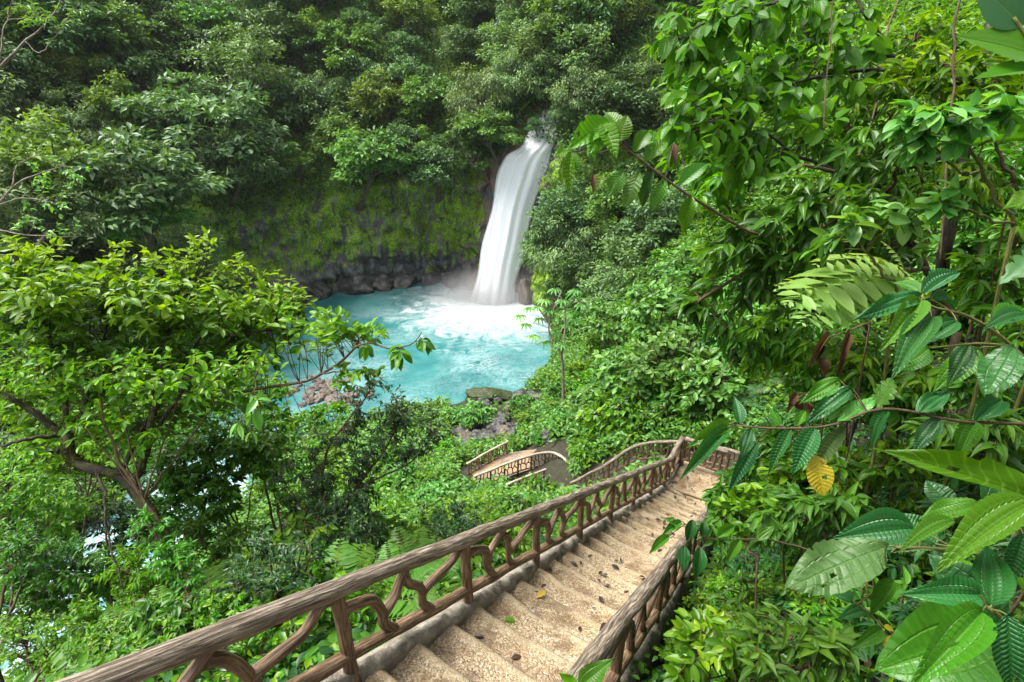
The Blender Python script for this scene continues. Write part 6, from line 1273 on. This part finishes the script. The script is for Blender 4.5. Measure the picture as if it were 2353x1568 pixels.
hero('leaning_branch', 'thin branch with paired toothed leaves leaning left above the end of the stairs', 'branch',
 [([(2420, 990, 2.5), (2353, 975, 2.5), (2200, 968, 2.5), (2090, 945, 2.5), (2010, 942, 2.5), (1920, 975, 2.5), (1850, 984, 2.5), (1760, 984, 2.5), (1690, 978, 2.5)], .009, .004)],
 [(1674, 976, 1592, 1018, 2.5, -.05, 36, H_MEL, 'mel2'), (1672, 984, 1574, 1086, 2.45, -.05, 36, H_MEL, 'mel'), (1700, 974, 1690, 914, 2.55, .05, 30, H_MEL, 'mel'), (1726, 986, 1704, 1052, 2.5, 0, 34, H_MEL, 'mel'), (1738, 1018, 1678, 1122, 2.6, 0, 34, H_MEL, 'mel'), (1816, 986, 1768, 1082, 2.5, 0, 30, H_MEL, 'mel'), (1872, 984, 1824, 1084, 2.45, 0, 48, H_MEL, 'mel'),
  (1872, 1046, 1890, 1134, 2.45, 0, 56, H_OVA, 'yellow', 'yellowed leaf with brown spots hanging under the branch'), (1940, 984, 1878, 1066, 2.6, 0, 36, H_OVA, 'old', 'dull yellow-green leaf beside the yellowed one'), (1926, 970, 2008, 922, 2.5, .1, 38, H_OVA, 'n_pale'), (1930, 874, 1842, 926, 2.6, 0, 42, H_MEL, 'mel2'), (1958, 892, 1850, 976, 2.55, 0, 40, H_MEL, 'mel'), (1790, 980, 1770, 940, 2.55, .05, 20, H_MEL, 'mel2'), (1830, 980, 1850, 940, 2.55, .05, 20, H_MEL, 'mel2'),
  (2040, 944, 2000, 1020, 2.5, 0, 34, H_MEL, 'mel'), (2110, 950, 2180, 900, 2.5, .1, 44, H_MEL, 'mel'), (2160, 962, 2100, 1040, 2.5, 0, 44, H_MEL, 'mel'), (2240, 968, 2200, 1050, 2.5, 0, 48, H_MEL, 'mel2'), (2010, 942, 2050, 870, 2.55, .1, 46, H_CUT, 'mel2'), (2240, 966, 2310, 910, 2.5, .1, 50, H_MEL, 'mel')], 133, 'stem')
hero('worn_leaf_plant', 'plant bearing one very large worn pale leaf with insect holes', 'plant',
 [([(2420, 1330, 2.2), (2250, 1275, 2.0), (2150, 1262, 1.95), (2060, 1258, 1.9)], .009, .006)], [(2040, 1256, 1818, 1354, 1.9, -.05, 112, H_OVA, 'old', 'largest worn pale leaf'), (2048, 1270, 2148, 1264, 1.9, .05, 30, H_OVA, 'old'), (2100, 1214, 1932, 1232, 2.15, .05, 96, H_MEL, 'mel'), (2150, 1250, 2060, 1180, 2.2, .1, 70, H_MEL, 'mel')], 134)
hero('bright_blade_plant', 'long bright wavy leaf with feather veins jutting in from the right edge', 'plant',
 [([(2520, 1260, 1.8), (2460, 1220, 1.75), (2405, 1165, 1.7)], .008, .006)], [(2405, 1160, 2046, 1033, 1.7, .1, 84, H_FLAT, 'rib')], 135)
hero('glossy_ribbed_plant', 'glossy ribbed plant with three overlapping leaves right of the worn leaf', 'plant',
 [([(2480, 1260, 1.7), (2380, 1200, 1.65), (2250, 1180, 1.65), (2190, 1200, 1.65)], .008, .005)],
 [(2248, 1160, 2118, 1194, 1.65, 0, 58, H_MEL, 'mel2'), (2190, 1196, 2074, 1258, 1.6, 0, 42, H_MEL, 'mel2'), (2370, 1152, 2164, 1298, 1.55, 0, 86, H_MEL, 'mel2'), (2352, 1228, 2308, 1348, 1.6, 0, 48, H_MEL, 'mel'), (2270, 1180, 2320, 1100, 1.75, .1, 70, H_OVA, 'mel'), (2200, 1190, 2130, 1110, 1.8, .1, 60, H_OVA, 'mel')], 136)
hero('glossy_ribbed_plant', 'nearest ribbed plant with four leaves crossing at the bottom right corner', 'plant',
 [([(2480, 1640, 1.6), (2380, 1500, 1.55), (2300, 1420, 1.5), (2266, 1394, 1.5)], .009, .006)],
 [(2278, 1392, 2274, 1254, 1.5, .1, 78, H_MEL, 'mel'), (2250, 1366, 2098, 1362, 1.5, .02, 68, H_MEL, 'mel'), (2256, 1404, 2112, 1562, 1.45, -.05, 84, H_MEL, 'mel2'), (2314, 1414, 2330, 1594, 1.45, 0, 88, H_MEL, 'mel'), (2380, 1440, 2400, 1330, 1.5, .1, 60, H_MEL, 'mel2')], 137)
hero('quilted_leaf_plant', 'huge dull quilted leaf lying behind the nearest ribbed plant', 'plant',
 [([(2460, 1560, 1.9), (2380, 1500, 1.85), (2300, 1455, 1.8)], .009, .007)], [(2296, 1456, 2050, 1528, 1.8, 0, 176, H_OVA, 'mel2'), (2300, 1440, 2160, 1290, 1.95, .1, 110, H_OVA, 'mel')], 138)
hero('bottom_ribbed_plant', 'small ribbed plant with two yellow-edged young leaves below the worn leaf', 'plant',
 [([(2200, 1640, 2.1), (2120, 1510, 2.0), (2030, 1440, 1.95), (1960, 1380, 1.95)], .006, .004)],
 [(2053, 1334, 2001, 1408, 1.9, 0, 38, H_MEL, 'mel2'), (2026, 1444, 1964, 1488, 1.9, 0, 34, H_MEL, 'mel2'), (2030, 1440, 2056, 1450, 1.9, 0, 14, G_ACU, 'yellow'), (2052, 1462, 2028, 1484, 1.9, 0, 12, G_ACU, 'yellow'), (1990, 1400, 1930, 1420, 2.0, 0, 30, H_MEL, 'mel'), (1960, 1380, 1900, 1350, 2.05, .05, 34, H_MEL, 'mel'), (2080, 1480, 2010, 1550, 1.95, 0, 40, H_MEL, 'mel')], 139)
hero('stair_branch', 'slim branch with small hanging leaves crossing the jungle-side railing over the steps', 'branch',
 [([(1990, 1330, 3.5), (1871, 1269, 3.6), (1800, 1248, 3.6), (1746, 1239, 3.6), (1636, 1239, 3.6), (1575, 1205, 3.6)], .007, .003)],
 [(1566, 1199, 1524, 1226, 3.6, 0, 22, H_MEL, 'mel2'), (1538, 1232, 1494, 1268, 3.6, 0, 22, H_MEL, 'mel2'), (1571, 1254, 1571, 1312, 3.6, 0, 30, H_MEL, 'mel'), (1607, 1256, 1601, 1332, 3.6, 0, 32, H_MEL, 'mel'), (1592, 1194, 1580, 1250, 3.6, 0, 26, H_MEL, 'mel'), (1616, 1200, 1616, 1240, 3.6, 0, 22, H_MEL, 'mel'), (1552, 1205, 1530, 1190, 3.6, 0, 20, H_MEL, 'mel2'), (1646, 1236, 1690, 1206, 3.6, .1, 24, H_MEL, 'mel2'), (1700, 1240, 1670, 1290, 3.6, 0, 24, H_MEL, 'mel2'), (1740, 1240, 1780, 1210, 3.6, 0, 24, H_MEL, 'mel2')], 140, 'stem')
hero('young_leaf_sprig', 'sprig with one rounded bright leaf at the bottom edge in front of the railing end', 'plant',
 [([(1330, 1660, 1.9), (1328, 1600, 1.9), (1332, 1578, 1.9)], .005, .003)], [(1332, 1578, 1404, 1518, 1.9, 0, 50, H_FLAT, 'mel2'), (1328, 1578, 1282, 1546, 1.9, 0, 24, H_FLAT, 'n_bright'), (1336, 1590, 1300, 1580, 1.9, 0, 22, H_FLAT, 'n_bright')], 141)
hero('large_blade_plant', 'broad smooth leaves against the light in the top right corner', 'plant',
 [([(2480, 420, 4.2), (2430, 250, 4.1), (2380, 120, 4.0), (2330, 40, 4.0)], .016, .01)],
 [(2390, 130, 2200, 90, 4.0, .1, 90, H_FLAT, 'n_green'), (2400, 160, 2240, 190, 4.0, 0, 70, H_FLAT, 'n_bright'), (2350, 60, 2240, -30, 4.0, .1, 100, H_FLAT, 'n_dark'), (2420, 240, 2290, 290, 4.0, 0, 60, H_FLAT, 'rib'), (2460, 330, 2140, 330, 3.8, .1, 46, STRAP, 'n_green'), (2460, 300, 2300, 270, 3.7, 0, 44, H_FLAT, 'mel2'), (2440, 430, 2300, 500, 3.0, 0, 66, H_FLAT, 'rib'), (2430, 560, 2310, 640, 3.0, 0, 60, H_CUT, 'ferndark')], 142)
# pale cut fronds in the middle of the right slope
def frond_plant(name, label, base, fr, seed, leaf='n_cut'):
    rg = np.random.default_rng(seed); b0 = P(*base); root = thing(name, label, 'fern', tuple(b0)); st = MB()
    for (tx, ty, d, npin) in fr:
        tip = P(tx, ty, d) - b0; ln = np.linalg.norm(tip); az = math.atan2(tip[1], tip[0]); el = math.asin(tip[2] / ln)
        lf = MB(); frond(lf, st, np.zeros(3), az, el + .35, ln * 1.1, rg, npin, .34, rg.uniform(.5, .9), .6, L6F, .004); lf.build('frond', M[leaf], root)
    st.build('stem', M['greenstem'], root)
frond_plant('cut_leaf_fern', 'pale green deeply cut fronds glowing in the middle of the right slope', (2080, 630, 4.2), [(1960, 590, 4.1, 9), (1890, 610, 4.0, 10), (1830, 690, 3.9, 10), (1880, 720, 3.9, 9), (2030, 560, 4.2, 8), (1960, 720, 3.9, 9)], 151)
frond_plant('cut_leaf_fern', 'pale cut fronds just below and left of the glowing ones', (1960, 700, 4.2), [(1820, 700, 4.0, 10), (1850, 740, 3.9, 9), (1930, 770, 3.9, 8), (1800, 660, 4.1, 9)], 152)
# brown curled leaves
for lab, lv in (('curled dead brown leaves hanging at the right behind the ribbed plants', [(1905, 770, 1858, 842, 3.3, 0, 15, CURL, 'dead'), (1952, 762, 1922, 872, 3.3, 0, 16, CURL, 'dead'), (1880, 820, 1894, 872, 3.3, 0, 20, CURL, 'dead'), (1890, 790, 1876, 830, 3.3, 0, 12, CURL, 'dead')]), ('small heap of brown dead leaves caught on stems right of the dusky ferns', [(1830, 905, 1810, 945, 3.4, 0, 18, CURL, 'dead'), (1850, 920, 1870, 960, 3.4, 0, 16, CURL, 'dead'), (1815, 930, 1850, 950, 3.4, 0, 18, CURL, 'dead')])):
    hero('dead_leaf_cluster', lab, 'dead leaves', [([(2000, 740, 3.6), (1950, 760, 3.4), (1890, 780, 3.35)], .006, .004)] if 'curled' in lab else [([(1900, 900, 3.6), (1850, 905, 3.4)], .006, .004)], lv, 160 + len(lab), 'stem')
# slender tree with whorled leaves at the pool's right edge
wt_d = 27.0; base = P(1298, 905, wt_d); base[2] = gz(base[0], base[1]) - .2
root = thing('whorled_tree', 'slender young tree with star-shaped whorls of leaflets in front of the foot of the fall', 'tree', tuple(base))
rg = np.random.default_rng(170); ws = MB(); lf = MB()
tr1 = catmull(np.array([base, P(1292, 830, wt_d), P(1270, 790, wt_d), P(1262, 740, wt_d), P(1290, 670, wt_d)]), 20) - base; ws.tube(tr1, np.linspace(.09, .025, 20), 6)
tr2 = catmull(np.array([P(1290, 825, wt_d), P(1298, 760, wt_d), P(1300, 710, wt_d), P(1325, 680, wt_d)]), 14) - base; ws.tube(tr2, np.linspace(.05, .02, 14), 6)
allp = np.concatenate([tr1, tr2])
for (px, py) in [(1275, 665), (1292, 690), (1322, 668), (1334, 700), (1302, 722), (1250, 690), (1215, 708), (1240, 732), (1207, 745), (1226, 772), (1256, 786), (1276, 765), (1304, 748), (1288, 792), (1262, 712), (1318, 735), (1195, 725), (1235, 705)]:
    c = P(px, py, wt_d + rg.uniform(-.8, .8)) - base; a = allp[np.argmin(np.linalg.norm(allp - c, axis=1) + .8 * np.maximum(0, allp[:, 2] - c[2]))]
    ws.tube(curve3(a, (a + c) / 2 + [0, 0, .25], c, 6), np.linspace(.018, .008, 6), 4, caps=False)
    k = 10; an = np.linspace(0, 6.28, k, endpoint=False) + rg.uniform(0, 1); dd = np.stack([np.cos(an), np.sin(an), np.full(k, -.22)], 1)
    lf.leaves(L6, np.repeat(c[None], k, 0), dd, np.array([0, 0, 1.0]) + rg.normal(size=(k, 3)) * .12, rg.uniform(.42, .58, k), .14, np.clip(rg.uniform(.3, .9) + rg.normal(size=k) * .1, 0, 1))
ws.build('trunk', M['palebark'], root); lf.build('crown', M['n_pale'], root)
# mossy stump by the railing
import bmesh as _b
q = S(2.3, WST + .55, 0); q[2] = gz(q[0], q[1])
o = link('mossy_stump', with_mat(rock_mesh(77, 3), M['b_moss'])); o.scale = (.16, .16, .30); o.location = tuple(q + [0, 0, .12]); tag(o, 'small stump furred with moss at the foot of the jungle-side railing', 'stump')
# leaves fallen on the steps
rng = np.random.default_rng(190)
def fallen(s_, w_, L, mk, label, group=None):
    i = math.floor((S_LAND - s_) / TREAD); zz = S(S_LAND - (i + 1) * TREAD, w_, -RISE * .75 - .02)[2] + .004 if s_ < S_LAND else S(s_, w_, .02)[2]
    b = MB(); a = rng.uniform(0, 6.28); b.leaves(G_ELL, (0, 0, 0), (math.cos(a), math.sin(a), .06), (0.1, 0, 1), L, L * .45, rng.uniform(.3, .8))
    o = b.build('fallen_leaf', M[mk]); q = S(s_, w_, 0); o.location = (q[0], q[1], zz); tag(o, label, 'leaf', group)
fallen(-.12, .32, .11, 'n_bright', 'fallen green leaf lying on the step beside the kerb at the bottom'); fallen(1.6, .30, .12, 'n_bright', 'fallen green leaf on a step by the kerb below the nearest post'); fallen(2.3, .42, .14, 'yellow', 'fallen yellow leaf among dark litter on the middle steps'); fallen(8.1, .30, .16, 'n_green', 'fallen green leaf on the last steps before the landing')
for k in range(120):
    fallen(rng.uniform(-.8, 11.2), rng.uniform(.15, 1.35), rng.uniform(.04, .13), 'litter', 'one of the dark rotting leaves scattered on the steps', 'dark leaves scattered on the steps')

# ------------------------------------------------------------------ damp air of the gorge
N = NT('damp_air'); N.n.remove(N.bs); v = N('VolumePrincipled'); v.inputs['Color'].default_value = (.90, .96, 1.0, 1); v.inputs['Density'].default_value = .00012; v.inputs['Anisotropy'].default_value = .2
N.lk(v.outputs[0], N.out.inputs['Volume'])
b = MB(); x0, x1, y0, y1, z0, z1 = -75, 62, -24, 125, -6, 68
V = [(x, y, z) for x in (x0, x1) for y in (y0, y1) for z in (z0, z1)]
b.add(V, [0, 1, 3, 2, 4, 6, 7, 5, 0, 4, 5, 1, 2, 3, 7, 6, 0, 2, 6, 4, 1, 5, 7, 3], [4] * 6)
tag(b.build('haze', N.m, smooth=False), 'thin damp air filling the gorge', None, None, 'stuff')
